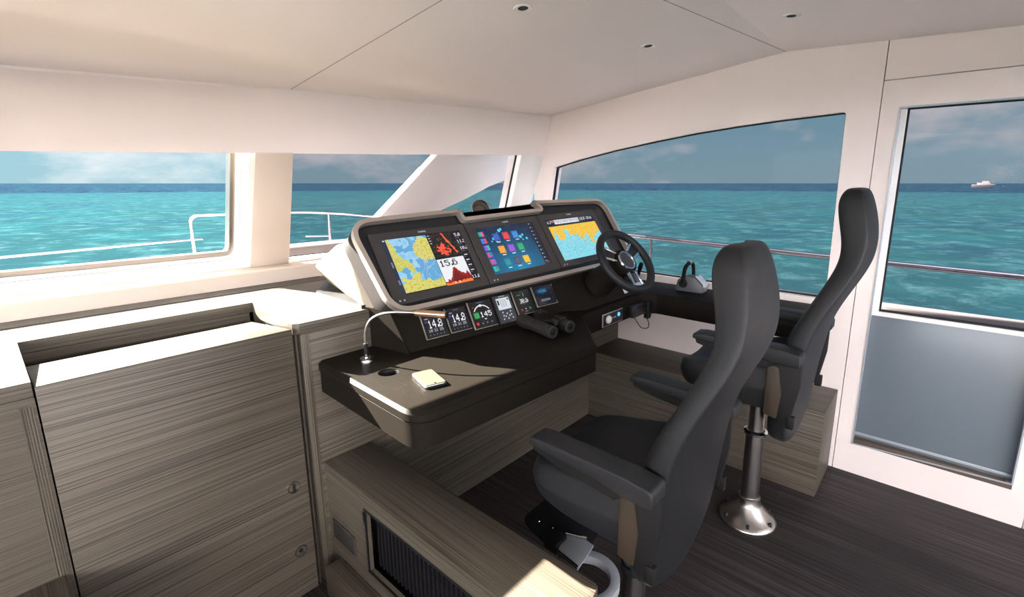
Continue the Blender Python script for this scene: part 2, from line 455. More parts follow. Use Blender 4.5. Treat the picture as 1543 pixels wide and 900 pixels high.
# ---- right (starboard) wall at x = 3.02
XW = 3.02
win = [(2.395, 1.743), (2.15, 1.798), (1.85, 1.852), (1.534, 1.897), (1.27, 1.93), (1.022, 1.953), (.78, 1.970), (.46, 1.985), (.452, .982), (1.1, .985), (1.475, .990), (2.45, .995), (2.452, 1.3), (2.437, 1.50)]
win = rounded(win, [.02, 0, 0, 0, 0, 0, 0, .02, .03, 0, 0, .02, 0, 0], 5)
FXW = lambda p, q, d: (XW+d, p, q)
outer = [(.317, 0), (2.60, 0), (2.60, zc(2.6)+.03), (.778, zc(.778)+.03), (.317, zc(.317)+.03)]
tag(finish('wall_right', plate(outer, [win], FXW, 0, .10), WALLM), 'off-white leather-look right wall around the long tinted side window', 'wall', kind='structure')
tag(finish('wall_right', prism([(-3.2, 2.119), (.313, 2.119), (.313, zc(.313)+.03), (-1.77, zc(-1.77)+.03), (-3.2, zc(-3.2)+.03)], FXW, 0, .10, .0015), WALLM),
    'off-white wall panel above the side door', 'wall', kind='structure')
tag(finish('wall_right', prism([(-3.2, 0), (-.475, 0), (-.475, 2.115), (-3.2, 2.115)], FXW, 0, .10, .0015), WALLM),
    'off-white right wall aft of the side door', 'wall', kind='structure')
tag(finish('trim_6', box(XW+.085, XW+.12, .30, .33, 0, 2.3), GROOVE, smooth=0), 'dark upright joint between wall and side door', 'panel seam', kind='structure')
tag(finish('trim_7', box(XW+.085, XW+.12, -3.2, .33, 2.10, 2.13), GROOVE, smooth=0), 'dark level joint above the side door', 'panel seam', kind='structure')
tag(finish('trim_8', box(XW+.085, XW+.12, -.49, -.46, 0, 2.12), GROOVE, smooth=0), 'dark upright joint aft of the side door', 'panel seam', kind='structure')
w3 = empty('window_3', (XW, 1.4, .98), 'long tinted right side window with arched top edge', 'window', kind='structure')
finish('gasket', ring2(offset(win, -.001), offset(win, .006), FXW, .035, .060), RUBBER, w3)
finish('pane', prism(offset(win, .004), FXW, .045, .051), TINT, w3, smooth=0)
# door
d1 = empty('door_1', (XW, -.08, 0), 'off-white side door with tall tinted window and grey lower panel', 'door', kind='structure')
op = [(-.412, .205), (.238, .178), (.238, 1.986), (-.412, 1.986)]
finish('door_leaf', plate([(-.471, 0), (.313, 0), (.313, 2.115), (-.471, 2.115)], [op], FXW, 0, .06), WALLM, d1)
gl = [(-.38, .948), (.205, .948), (.205, 1.984), (-.38, 1.984)]
finish('frame_moulding', ring2(offset(op, -.001), offset(op, .006), FXW, -.004, .03), SILVER, d1)
finish('window_frame', plate([(-.411, .925), (.237, .925), (.237, 1.985), (-.411, 1.985)], [gl], FXW, .026, .07), WHITEM, d1)
finish('gasket', ring2(offset(gl, -.001), offset(gl, .008), FXW, .040, .064), RUBBER, d1)
finish('pane', prism(offset(gl, .003), FXW, .05, .055), TINT, d1, smooth=0)
finish('lower_panel', box(XW+.038, XW+.058, -.411, .237, .18, .924, .002), FROST, d1)
finish('panel_lip', box(XW+.030, XW+.038, -.411, .237, .225, .240, .002), SILVER, d1)
finish('threshold_ledge', box(XW-.001, XW+.040, -.4115, .2375, .178, .210, .002), BROWNM, d1)

# ---- left and rear of the cabin: structure with large openings that let the daylight in
tag(finish('wall_left', plate([(-3.2, 0), (3.2, 0), (3.2, 2.25), (-3.2, 2.25)], [[(-3.0, 1.15), (2.3, 1.15), (2.3, 2.12), (-3.0, 2.12)]], lambda p, q, d: (-2.6-d, p, q), 0, .08), WALLM),
    'off-white left wall with a long open window', 'wall', kind='structure')
tag(finish('wall_back', plate([(-2.6, 0), (3.1, 0), (3.1, 2.25), (-2.6, 2.25)], [[(-2.4, 1.2), (2.9, 1.2), (2.9, 2.16), (-2.4, 2.16)]], lambda p, q, d: (p, -3.2-d, q), 0, .08), WALLM),
    'off-white rear wall with a wide open window band', 'wall', kind='structure')

# ---- ceiling downlights
def downlight(x, y, label):
    z = zc(y); e = empty('downlight', (x, y, z), label, 'ceiling light', 'recessed ceiling downlights')
    nrm = Vector((0, -.1186 if y > .778 else .0495, -1)).normalized()
    finish('ring', lathe([(.020, .002), (.026, .002), (.034, .004), (.036, .0005), (.036, -.001), (.020, -.001)], (x, y, z), nrm, 32, True), WHITEM, e)
    finish('baffle', lathe([(.0, .0015), (.020, .0015), (.0205, -.001), (0, -.001)], (x, y, z), nrm, 24), TEAKB, e)
downlight(1.453, 1.306, 'round white-ringed downlight nearest the top centre of the ceiling')
downlight(2.253, 1.207, 'middle downlight, the lowest of the three in view on the ceiling')
downlight(2.380, .606, 'rightmost downlight, above the side window near the right wall')

# ================================================================== OUTSIDE
# sea
m, nt, b = new_mat('sea_water')
g = nt.nodes.new('ShaderNodeNewGeometry')
ln = nt.nodes.new('ShaderNodeVectorMath'); ln.operation = 'LENGTH'; nt.links.new(g.outputs['Position'], ln.inputs[0])
def noi(scale, det=4, dist=0, vec=None, asp=None):
    n = nt.nodes.new('ShaderNodeTexNoise'); n.inputs['Scale'].default_value = scale; n.inputs['Detail'].default_value = det
    n.inputs['Distortion'].default_value = dist
    nt.links.new(g.outputs['Position'], n.inputs['Vector']); return n
nA = noi(.02, 3); nB = noi(.09, 5, .6); nC = noi(.55, 14, .3); nD = noi(.12, 12, .4)
nC.inputs['Roughness'].default_value = .78; nD.inputs['Roughness'].default_value = .7
ad = nt.nodes.new('ShaderNodeMath'); ad.operation = 'MULTIPLY_ADD'; ad.inputs[1].default_value = 60
nt.links.new(nA.outputs['Fac'], ad.inputs[0]); nt.links.new(ln.outputs['Value'], ad.inputs[2])
dr = nt.nodes.new('ShaderNodeMapRange'); dr.inputs[1].default_value = 10; dr.inputs[2].default_value = 420
nt.links.new(ad.outputs[0], dr.inputs[0])
rp = nt.nodes.new('ShaderNodeValToRGB'); cr = rp.color_ramp
SEA_NEAR, SEA_MID, SEA_FAR, SEA_DEEP = (.0075, .025, .029), (.009, .030, .036), (.008, .026, .035), (.0040, .0048, .018)
cr.elements[0].position = 0; cr.elements[0].color = (*SEA_NEAR, 1)
cr.elements[1].position = 1; cr.elements[1].color = (*SEA_DEEP, 1)
for p, c in ((.40, SEA_MID), (.66, SEA_FAR), (.70, (.006, .014, .028)), (.725, SEA_DEEP)):
    e = cr.elements.new(p); e.color = (*c, 1)
nt.links.new(dr.outputs[0], rp.inputs[0])
def mixc(fac, a, bcol):
    x = nt.nodes.new('ShaderNodeMix'); x.data_type = 'RGBA'; nt.links.new(fac, x.inputs[0]); nt.links.new(a, x.inputs[6])
    x.inputs[7].default_value = (*bcol, 1); return x.outputs[2]
def mapr(src, a, bb, c, d):
    x = nt.nodes.new('ShaderNodeMapRange'); x.inputs[1].default_value = a; x.inputs[2].default_value = bb
    x.inputs[3].default_value = c; x.inputs[4].default_value = d; nt.links.new(src, x.inputs[0]); return x.outputs[0]
c1 = mixc(mapr(nB.outputs['Fac'], .51, .62, 0, .62), rp.outputs[0], (.007, .022, .034))
c2 = mixc(mapr(nD.outputs['Fac'], .46, .66, 0, .85), c1, (.008, .038, .044))
c3 = mixc(mapr(nC.outputs['Fac'], .50, .66, 0, .75), c2, (.032, .076, .084))
nt.links.new(c3, b.inputs['Base Color']); b.inputs['Roughness'].default_value = .6; b.inputs['Specular IOR Level'].default_value = 0
bp = nt.nodes.new('ShaderNodeBump'); bp.inputs['Strength'].default_value = .5; bp.inputs['Distance'].default_value = .15
nt.links.new(nC.outputs['Fac'], bp.inputs['Height']); nt.links.new(bp.outputs[0], b.inputs['Normal'])
bm = bmesh.new(); bmesh.ops.create_circle(bm, cap_ends=True, radius=9000, segments=96)
bmesh.ops.translate(bm, verts=bm.verts, vec=(0, 0, -2.2))
tag(finish('sea', bm, m, smooth=0, origin=(0, 0, -2.2)), 'turquoise tropical sea with a dark blue band at the horizon', 'sea', kind='structure')

# white side deck, foredeck and low bulwarks of the boat itself
tag(finish('foredeck', prism([(-3.5, 2.96), (3.2, 2.96), (3.6, 3.4), (3.2, 4.45), (1.0, 4.9), (-3.5, 5.1)], FZ, .90, 1.0, .01), DECKM), 'white foredeck in front of the windows', 'deck', kind='structure')
tag(finish('foredeck_coaming', prism([(2.951, 1.0), (2.951, 1.19), (2.97, 1.238), (3.14, 1.244), (3.18, 1.0)], FX, -3.4, 3.1, .01), BULWM),
    'white coaming ledge just outside the front windows', 'coaming')
tag(finish('side_deck', box(3.12, 4.05, -3.2, 3.2, -.10, -.02), DECKM, smooth=0), 'narrow white side deck outside the right wall', 'deck', kind='structure')
tag(finish('side_bulwark', box(3.96, 4.06, -3.3, 3.3, -.1, .80, .02), BULWM), 'low pale bulwark along the side deck', 'bulwark')
tag(finish('side_deck', box(-3.7, -2.72, -3.3, 3.4, -.10, -.02), SDECK, smooth=0), 'unseen teak deck left of the cabin, added to bounce sunlight', 'deck', kind='structure')  # out of view, added to throw sunlight up onto the ceiling
# unseen overhang, added and cut to keep sun out of the tinted windows
tag(finish('sun_blocker', prism([(.98, 2.74), (3.35, 2.74), (3.35, 3.75), (.62, 3.75)], FZ, 2.0, 2.10, .01), DECKM), 'unseen white slab added above the tinted windows to block the sun', 'roof', kind='structure')
# diagonal white strut outside window 2
pts = [(2.65, 1.96), (3.62, 1.96), (3.50, 1.70), (3.10, 1.592), (2.788, 1.478), (2.362, 1.345), (2.05, 1.24), (1.80, 1.24)]
tag(finish('windscreen_strut', prism(pts, FY, 3.20, 3.30, .008), STRUTM), 'broad pale diagonal strut outside the tinted front window', 'strut')
# rails
def post(name, a, bb, r, parent): return finish(name, tube([a, bb], r, 12), STEEL, parent)
RAILM = plain('stainless_rail', (150, 148, 152), .22, metal=1)
fr = empty('foredeck_railing', (1.0, 4.2, 1.0), 'thin steel guard rail on the foredeck, stepping down on the left', 'railing')
finish('top_rail', tube(smoothpath([(1.028, 4.2, 1.0), (1.028, 4.2, 1.30), (1.034, 4.2, 1.355), (1.065, 4.2, 1.383), (1.12, 4.2, 1.387), (1.75, 4.2, 1.38), (2.20, 4.2, 1.345), (2.63, 4.2, 1.29), (3.1, 3.9, 1.25)]), .011, 12), RAILM, fr)
finish('lower_rail', tube([(-3.2, 4.2, 1.165), (.075, 4.2, 1.193), (1.028, 4.2, 1.214), (1.09, 4.2, 1.214)], .0075, 10), RAILM, fr)
finish('lower_rail', tube([(1.84, 4.2, 1.17), (2.06, 4.2, 1.155)], .007, 10), RAILM, fr)
finish('post', tube([(2.063, 4.2, 1.353), (2.053, 4.2, 1.0)], .012, 12), RAILM, fr)
finish('post', tube([(2.85, 4.08, 1.27), (2.85, 4.08, 1.0)], .012, 12), RAILM, fr)
sr = empty('side_railing', (4.0, .8, .8), 'steel guard rail along the side deck outside the right windows', 'railing')
finish('top_rail', tube([(4.0, 3.2, 1.155), (4.0, 2.28, 1.136), (4.0, .62, 1.09), (4.0, .24, 1.081), (4.0, -.42, 1.068), (4.0, -3, 1.02)], .021, 16), RAILM, sr)
finish('post', tube([(4.0, 2.03, 1.128), (4.0, 2.03, .79)], .014, 12), RAILM, sr)
finish('post', tube([(4.0, -1.6, 1.04), (4.0, -1.6, .79)], .014, 12), RAILM, sr)

# distant ship on the horizon (about 400 m off)
def world_dir(px, py):
    F, CX, CY = 719., 812., 421.; P = math.atan(145/719.); A = math.radians(40.2)
    fw = Vector((math.cos(A)*math.cos(P), math.sin(A)*math.cos(P), -math.sin(P))); rt = Vector((math.sin(A), -math.cos(A), 0)); up = rt.cross(fw)
    return fw+rt*(px-CX)/F-up*(py-CY)/F
az = math.atan2(world_dir(1481, 276).y, world_dir(1481, 276).x); D = 500
sx, sy = D*math.cos(az), D*math.sin(az)
sh = empty('motor_ship', (sx, sy, -2.2), 'small white ship far off on the horizon seen through the door window', 'ship', rot=(0, 0, az-PI/2)); sh.scale = (.55, .55, .62)
SHIPW = plain('ship_white', (92, 90, 88), .6); SHIPD = plain('ship_dark', (26, 28, 38), .6)
finish('hull', prism([(-11, .0), (10, 0), (13.5, 4.6), (-11.5, 3.4)], FY, -2.5, 2.5, .4), SHIPD, sh, local=True)
finish('rail_deck', prism([(-11.4, 3.4), (13.4, 4.6), (12.5, 5.0), (-11.4, 4.2)], FY, -2.4, 2.4, .1), SHIPW, sh, local=True)
bm = box(-6, 8, -2, 2, 4.2, 6.6, .2); add_box(bm, -1, 6, -1.6, 1.6, 6.6, 8.8); finish('superstructure', bm, SHIPW, sh, local=True)
finish('funnel', box(-4, -2.4, -.8, .8, 6.6, 9.4, .2), SHIPD, sh, local=True)
finish('mast', tube([(2, 0, 8.6), (2, 0, 14)], .3, 8), SHIPD, sh, local=True)
finish('mast', tube([(-9.5, 0, 4), (-9.5, 0, 9)], .25, 8), SHIPD, sh, local=True)

# ================================================================== CABINETRY
YF = 1.77
# counter top with notch
cab = empty('front_cabinet', (0, YF, 0), 'long oak-veneer cabinet under the front windows with sunlit top', 'cabinet')
ctop = [(-2.58, YF), (.036, YF), (.036, 2.258), (.737, 2.258), (.706, 2.10), (.705, YF+.02), (.722, YF), (1.04, YF), (1.04, 1.81), (1.30, 1.81), (1.30, 2.619), (-2.58, 2.619)]
finish('counter_top', prism(ctop, FZ, 1.068, 1.11, .0012, 1), WX, cab)
finish('back_strip', box(-2.58, 1.2, 2.50, 2.618, 1.1102, 1.1125), GROOVE, cab, smooth=0)
finish('fixed_front', box(-2.58, .036, YF+.001, YF+.03, 0, 1.067), WX, cab)
finish('carcass', box(-2.57, 1.03, 1.81, 1.83, 0, .96), TEAKB, cab, smooth=0)
# upright stile with ribs at the right end of the fixed front
bm = bmesh.new()
for k in range(5): add_box(bm, .0085+k*.0055-.004, .0085+k*.0055-.0008, YF-.0012, YF+.002, .02, 1.045)
finish('edge_stile', bm, WZ, cab)
finish('notch_liner', box(.036, .72, 2.259, 2.27, .99, 1.067), WX, cab, smooth=0)
finish('notch_side', box(.7375, .75, 1.80, 2.27, .90, 1.067), WY, cab, smooth=0)
finish('notch_floor', box(.036, .75, 1.80, 2.259, .97, .98), TEAKB, cab, smooth=0)
finish('right_face', box(.752, 1.04, YF, YF+.03, 0, 1.067, .001), WX, cab)
finish('right_stile', box(.722, .7515, YF-.002, YF+.03, 0, 1.067, .001), WZ, cab)
finish('groove_back', box(.69, .7222, YF+.028, YF+.033, 0, 1.067), WZ, cab, smooth=0)
finish('return_side', box(.704, .706, YF+.001, YF+.03, 0, 1.067), WZ, cab, smooth=0)
# liftable / sliding panel
pan = empty('sliding_panel', (.37, YF, 0), 'large oak-veneer sliding front panel with two round chrome pulls', 'cabinet panel')
prof = [(YF-.004, .004), (YF-.004, 1.092), (YF+.0, 1.096), (2.16, 1.050), (2.16, 1.02), (YF+.02, 1.04), (YF+.02, .004)]
finish('panel', prism(prof, FX, .040, .693, .001, 1), WX, pan)
for zz, slot, lb in ((.482, True, 'upper chrome pull with a turn slot'), (.203, False, 'lower chrome pull with a push button')):
    c = (.640, YF-.004, zz); ax = (0, -1, 0)
    p = finish('pull', lathe([(.0, -.004), (.0165, -.004), (.019, .003), (.0235, .0035), (.0245, .0), (.0, -.0041)], c, ax, 32), CHROME, pan); p['label'] = lb
    if slot: finish('thumb_turn', box(.6365, .6435, YF-.012, YF-.001, zz-.014, zz+.014, .002), DSTEEL, p)
    else: finish('button', lathe([(.0, .004), (.007, .004), (.0085, .001), (.0085, -.003)], c, ax, 20), DSTEEL, p)

# bulkhead below the helm
bulk = tag(finish('bulkhead', box(1.041, 3.019, YF, YF+.03, 0, .90), WX, smooth=0), 'oak-veneer bulkhead below the helm console', 'bulkhead', kind='structure')
# low bench at far left
tag(finish('side_locker', box(-1.6, .020, 1.15, YF-.003, 0, .535, .003), WY), 'low oak-veneer locker in the bottom left corner', 'locker')
# low cabinet along the right wall
tag(finish('low_side_cabinet', box(2.64, XW-.001, .335, YF-.001, 0, .475, .003), WY), 'low oak-veneer cabinet along the right wall below the side window', 'cabinet')

# bench with open rack
be = empty('bench_cabinet', (.86, 1.2, 0), 'low oak-veneer bench cabinet with dark open rack, aft of the console', 'cabinet')
bt = rounded([(.762, 1.768), (.762, .28), (.968, .605), (.968, 1.768)], 0)
topo = rounded([(.762, YF-.001), (.762, .56), (.970, .60), (.970, YF-.001)], [0, .02, .022, 0], 6)
finish('top', prism(topo, FZ, .497, .527, .003), WY, be)
bm = plate([(.60, 0), (YF-.001, 0), (YF-.001, .496), (.60, .496)], [[(.66, .196), (1.475, .196), (1.475, .449), (.66, .449)]], lambda p, q, d: (.765+d, p, q), 0, .018)
finish('side_panel', bm, WY, be)
finish('inner_side', box(.948, .966, .61, YF-.001, 0, .496, .002), WY, be)
finish('end_panel', box(.784, .947, .61, .628, 0, .496), WX, be)
finish('rack_lining', box(.90, .905, .63, 1.50, .19, .455), TEAKB, be, smooth=0)
bm = bmesh.new()
for k in range(34): add_box(bm, .800, .808, .68+k*.0235, .690+k*.0235, .199, .446)
for zz in (.199, .28, .36, .436): add_box(bm, .809, .815, .66, 1.475, zz, zz+.008)
finish('rack_bars', bm, DSTEEL, be)
bm = plate([(.652, .188), (1.483, .188), (1.483, .457), (.652, .457)], [[(.66, .196), (1.475, .196), (1.475, .449), (.66, .449)]], lambda p, q, d: (.762+d, p, q), 0, .006)
finish('rack_frame', bm, BEZEL, be)
finish('hinge', box(.7585, .7645, 1.478, 1.488, .40, .44, .001), DSTEEL, be)
vp = finish('vent_plate', box(.7585, .765, 1.562, 1.735, .206, .290, .004), PLATEM, be)
finish('vent_screen', box(.7565, .7585, 1.572, 1.725, .213, .283, .001), PLATES, vp)
finish('plinth_step', box(.694, .764, .6, 1.696, 0, .13, .003), WY, be)

# ================================================================== HELM CONSOLE
hc = empty('helm_console', (1.75, 1.6, .82), 'black helm console with champagne-rimmed display hood and long desk', 'console')
desk = [(.770, YF-.001), (.745, 1.180), (.800, 1.102), (1.628, 1.052), (1.975, 1.372), (2.60, 1.372), (2.665, 1.29), (2.665, .50), (3.015, .50), (3.015, 1.765)]
deskr = rounded(desk, [.02, .05, .05, .012, .02, .06, .06, .02, 0, 0], 7)
# desk top with cup recess
cup = [(.886+.037*math.cos(2*PI*k/32), 1.458+.037*math.sin(2*PI*k/32)) for k in range(32)]
lidL = rounded([(.770, YF-.001), (.747, 1.100), (1.628, 1.052), (1.975, 1.372), (1.99, YF-.001)], [.03, .085, .012, 0, 0], 10)
bm = bmesh.new()
bm = plate(lidL, [cup], FZ, .919, .941)
finish('desk_top', bm, BLACK, hc, smooth=30)
# chamfered upper skin
def skin(poly, z0, z1, d, hole=None):
    bm = bmesh.new(); inn = offset(poly, d); loops = [inn]+([hole] if hole else [])
    A = [bm.verts.new((p, q, z0)) for p, q in poly]; B = [bm.verts.new((p, q, z1)) for p, q in inn]
    n = len(poly)
    for i in range(n): j = (i+1) % n; bm.faces.new((A[i], A[j], B[j], B[i]))
    P = [[Vector((p, q, 0)) for p, q in l] for l in loops]; H = [bm.verts.new((p, q, z1)) for p, q in (hole or [])]
    V = B+H
    for t in tessellate_polygon(P): bm.faces.new([V[i] for i in t])
    if hole:
        K = [bm.verts.new((p, q, z0)) for p, q in hole]; n = len(hole)
        for i in range(n): j = (i+1) % n; bm.faces.new((H[i], H[j], K[j], K[i]))
    return bm
finish('desk_skin', skin(lidL, .9412, .952, .011, cup), BLACK, hc, smooth=25)
finish('cup_recess', lathe([(0, .842), (.034, .842), (.0365, .85), (.0368, .948), (.0340, .948), (.033, .853), (0, .846)], (.886, 1.458, 0)), BEZEL, hc)
finish('desk_body', prism(offset(lidL, .004), FZ, .83, .914, .002, 1), BLACK, hc)
lidR = rounded([(1.981, 1.372), (2.60, 1.372), (2.665, 1.30), (2.665, .50), (3.012, .50), (3.012, YF-.001), (1.996, YF-.001)], [0, .07, .05, .03, 0, 0, 0], 7)
finish('helm_ledge', prism(lidR, FZ, .82, .948, .010, 2), BLACK, hc)
# instrument pod
bm = bmesh.new()
Lp = [(1.040, 1.557, .951), (1.022, 1.650, 1.108), (1.0, 1.80, 1.108), (1.0, 1.80, .951)]
Rp = [(1.965, 1.466, .951), (1.965, 1.563, 1.118), (1.965, 1.80, 1.118), (1.965, 1.80, .951)]
R2 = [(2.072, 1.402, .949), (2.09, 1.528, 1.124), (2.09, 1.80, 1.124), (2.072, 1.80, .949)]
R3 = [(2.62, 1.385, .949), (2.60, 1.478, 1.138), (2.60, 1.80, 1.138), (2.62, 1.80, .949)]
rr = [[bm.verts.new(p) for p in L] for L in (Lp, Rp, R2, R3)]
for A, B in zip(rr, rr[1:]):
    for k in range(4): bm.faces.new((A[k], A[(k+1) % 4], B[(k+1) % 4], B[k]))
bm.faces.new(rr[0]); bm.faces.new(rr[-1][::-1])
finish('instrument_pod', bevel(bm, .006, 2, 25), BLACK, hc)
# display hood: fitted inclined frame
O = Vector((1.046, 1.65, 1.126)); U = Vector((.9945, -.0974, .0340)); V = Vector((.0290, .5776, .8158)); U.normalize()
V = (V-U*U.dot(V)).normalized(); N = U.cross(V)               # N points to the viewer
FH = lambda p, q, d: tuple(O+U*p+V*q+N*d)
outl = [(-.030, -.042), (1.600, -.050), (1.645, .10), (1.600, .394), (.985, .416), (.985, .420), (1.012, .366), (.494, .360), (.486, .408), (-.078, .398)]
outl = [(-.030, -.042), (1.590, -.050), (1.600, .394), (.978, .418), (1.014, .366), (.497, .358), (.489, .408), (-.078, .398)]
rad = [.11, .09, .10, .004, .004, .004, .004, .10]
outl = rounded(outl, rad, 10)
inn = offset(outl, .020)
finish('display_rim', ring2(outl, inn, FH, .012, .042), CHAMP, hc, smooth=30)
finish('hood_side', ring2(offset(outl, .001), offset(outl, .012), FH, -.085, .011), HOUSE, hc, smooth=30)
finish('display_fascia', prism(offset(outl, .0125), FH, -.075, .004), BEZEL, hc, smooth=30)
# inner slanting reveal between rim and fascia
# cream cowl behind hood
bm = bmesh.new()
cp = []
for p, q, d in ((-.025, -.01, -.086), (1.56, -.02, -.086), (1.57, .33, -.086), (-.055, .36, -.086), (-.02, .37, -.086)): cp.append(FH(p, q, d))
cp += [(.995, 1.80, 1.115), (1.14, 2.37, 1.115), (.992, 2.20, 1.245), (.985, 2.10, 1.27), (1.0, 2.0, 1.355), (1.30, 2.25, 1.315), (2.50, 2.25, 1.36), (2.55, 2.38, 1.115), (2.58, 1.85, 1.115)]
for p in cp: bm.verts.new(p)
r = bmesh.ops.convex_hull(bm, input=bm.verts)
bmesh.ops.delete(bm, geom=[g for g in r['geom_interior'] if isinstance(g, bmesh.types.BMVert)], context='VERTS')
finish('cowl', bevel(bm, .03, 3, 20), CREAM, hc, smooth=50)['label'] = 'cream cowl behind the displays'
finish('cowl_shadow_strip', prism([(.984, 1.79), (.984, 2.19), (1.13, 2.388), (2.5, 2.388), (2.55, 1.85)], FZ, 1.1105, 1.124), BEZEL, hc, smooth=0)  # black slab stands in for the shadow along the cowl foot
# dash between cowl and windows on the right
finish('dash_shelf', box(1.301, 3.012, 1.82, 2.619, 1.04, 1.112, .003), BLACK, hc)

# ---- pictures
def chart1():
    P = Pic(176, 118, (14, 16, 26))
    sea = lambda a: (104+int(30*a), 170+int(22*a), 210+int(14*a))
    def land(u, v, x, y):
        n = nz(x, y, .045, 3)*.16; n2 = nz(x, y, .25, 8)
        left = u < .07+max(0, (v-.02))*.62+n-.02 and v < .66+n*.6 and u < .46+n
        isl = ((u-.86)/.30)**2+((v-.26)/.22)**2 < 1+n*3
        bot = v > .80-.10*math.sin(u*5.5)+n*.9 - (.05 if u > .6 else 0)
        lake = (u-.20)**2+(v-.66)**2 < .012
        if (left or isl or bot) and not lake:
            if n2 > .28 : return (150, 196, 70) if left else (196, 206, 96)
            if n2 < -.28: return (196, 168, 60)
            return (206+int(24*n2), 198+int(24*n2), 112+int(40*n2))
        d = nz(x, y, .06, 1)
        if abs(d) < .03: return (186, 196, 222)
        return (92, 160, 204) if d > .12 or (u > .55 and v > .45) else (150+int(40*d), 200+int(20*d), 226)
    P.fn(8, 2, 94, 116, land)
    # magenta route
    for k in range(60):
        t = k/60; x = 58+14*math.sin(t*3); y = 12+t*80; P.rect(x, y, x+1, y+1, (206, 160, 196))
    # radar pane
    P.rect(95, 0, 158, 60, (4, 4, 6))
    def rad(u, v, x, y):
        n = nz(x, y, .16, 5)
        if ((u-.38)/.20)**2+((v-.66)/.20)**2 < 1+n*2.2: return (236, 84, 58) if n > -.2 else (190, 40, 34)
        if abs(u-(.52+.40*max(0, v-.0)**1.1)) < .035+.03*n and v < .86: return (226, 88, 52)
        if nz(x, y, .5, 9) > .52: return (40, 130, 60)
        if nz(x, y, .45, 2) > .55: return (170, 60, 40)
    P.fn(98, 2, 158, 58, rad)
    for k in range(4): P.rect(97, 4+k*6, 101, 6+k*6, (190, 190, 190))
    # sounder pane
    P.rect(95, 60, 158, 118, (226, 228, 232))
    def snd(u, v, x, y):
        top = .78-.36*math.exp(-((u-.52)/.20)**2)-.16*math.exp(-((u-.9)/.12)**2)+.10*nz(x, 3, .16, 7)
        if u < .1: top = .86
        if v > top+.0:
            if v > .90+.05*nz(x, y, .2): return (240, 120, 40)
            return (150, 16, 14) if v < top+.14 else (112, 10, 10)
        if nz(x, y, .3, 4) > .55: return (196, 220, 200)
    P.fn(95, 60, 158, 118, snd)
    P.text(98, 63, '15.6', (18, 18, 18), 2); P.text(99, 63, '15.6', (18, 18, 18), 2)
    # number column
    P.rect(158, 0, 176, 118, (6, 8, 14))
    for k, t in enumerate(('5.8', '11.5', '10.2')): P.text(159, 6+k*16, t, (232, 232, 236), 1); P.rect(159, 16+k*16, 168, 17+k*16, (120, 122, 130))
    for k in range(4): P.rect(162, 57+k*12, 170, 59+k*12, (220, 222, 226)); P.rect(160, 62+k*12, 165, 63+k*12, (120, 122, 130))
    P.text(158, 106, '11.0', (236, 236, 238), 1)
    P.rect(0, 0, 8, 118, (30, 38, 66)); P.rect(2, 3, 6, 6, (190, 200, 210)); P.rect(2, 50, 5, 62, (120, 130, 150)); P.rect(2, 88, 5, 98, (120, 130, 150))
    P.disc(116, 114, 1.6, (230, 230, 230)); P.disc(126, 114, 1.6, (230, 230, 230))
    return P
def menu2():
    P = Pic(168, 114)
    def bgf(u, v, x, y):
        g = max(0, 1-math.hypot(u-.45, v-.95)/.95); n = nz(x, y, .03, 2)
        wv = max(0, math.sin((u*1.3+v*2.2)*5+n*4))*.25*(1-v)
        return (int(8+10*g+30*wv), int(30+96*g+70*wv), int(58+110*g+70*wv))
    P.fn(0, 0, 168, 114, bgf)
    for (x, y, r) in ((60, 12, 4), (66, 9, 3), (52, 18, 2), (112, 34, 4), (120, 30, 3), (116, 42, 2), (36, 30, 3), (42, 38, 2), (30, 36, 2), (128, 40, 3)): P.disc(x, y, r, (80, 200, 226))
    for r_, row in enumerate((((50, 84, 170), (206, 56, 62), (44, 120, 196)), ((226, 150, 44), (136, 78, 188), (36, 158, 96)), ((34, 128, 146), (74, 74, 96), (226, 176, 40)))):
        for c_, colr in enumerate(row):
            x, y = 38+c_*27, 18+r_*32; P.rect(x, y, x+17, y+18, colr)
            lt = tuple(min(255, v+36) for v in colr); P.disc(x+8, y+9, 5, lt, 3.6); P.rect(x+4, y+21, x+14, y+23, (220, 226, 230))
    pal = [(30, 160, 90), (60, 120, 220), (120, 90, 220), (210, 70, 150), (220, 70, 80), (40, 180, 180), (80, 90, 210), (150, 80, 200)]
    for k in range(6):
        y = 10+k*17; P.rect(3, y, 10, y+12, pal[k]); P.rect(10, y, 17, y+12, pal[(k+3) % 8]); P.rect(7, y+4, 13, y+8, pal[(k+5) % 8])
    P.rect(148, 0, 168, 114, (10, 16, 34))
    for k in range(11):
        y = 4+k*10; P.rect(152, y, 155, y+3, (200, 204, 214)); P.rect(157, y+1, 160, y+2, (150, 156, 170))
    P.rect(152, 106, 164, 111, (110, 40, 50))
    return P
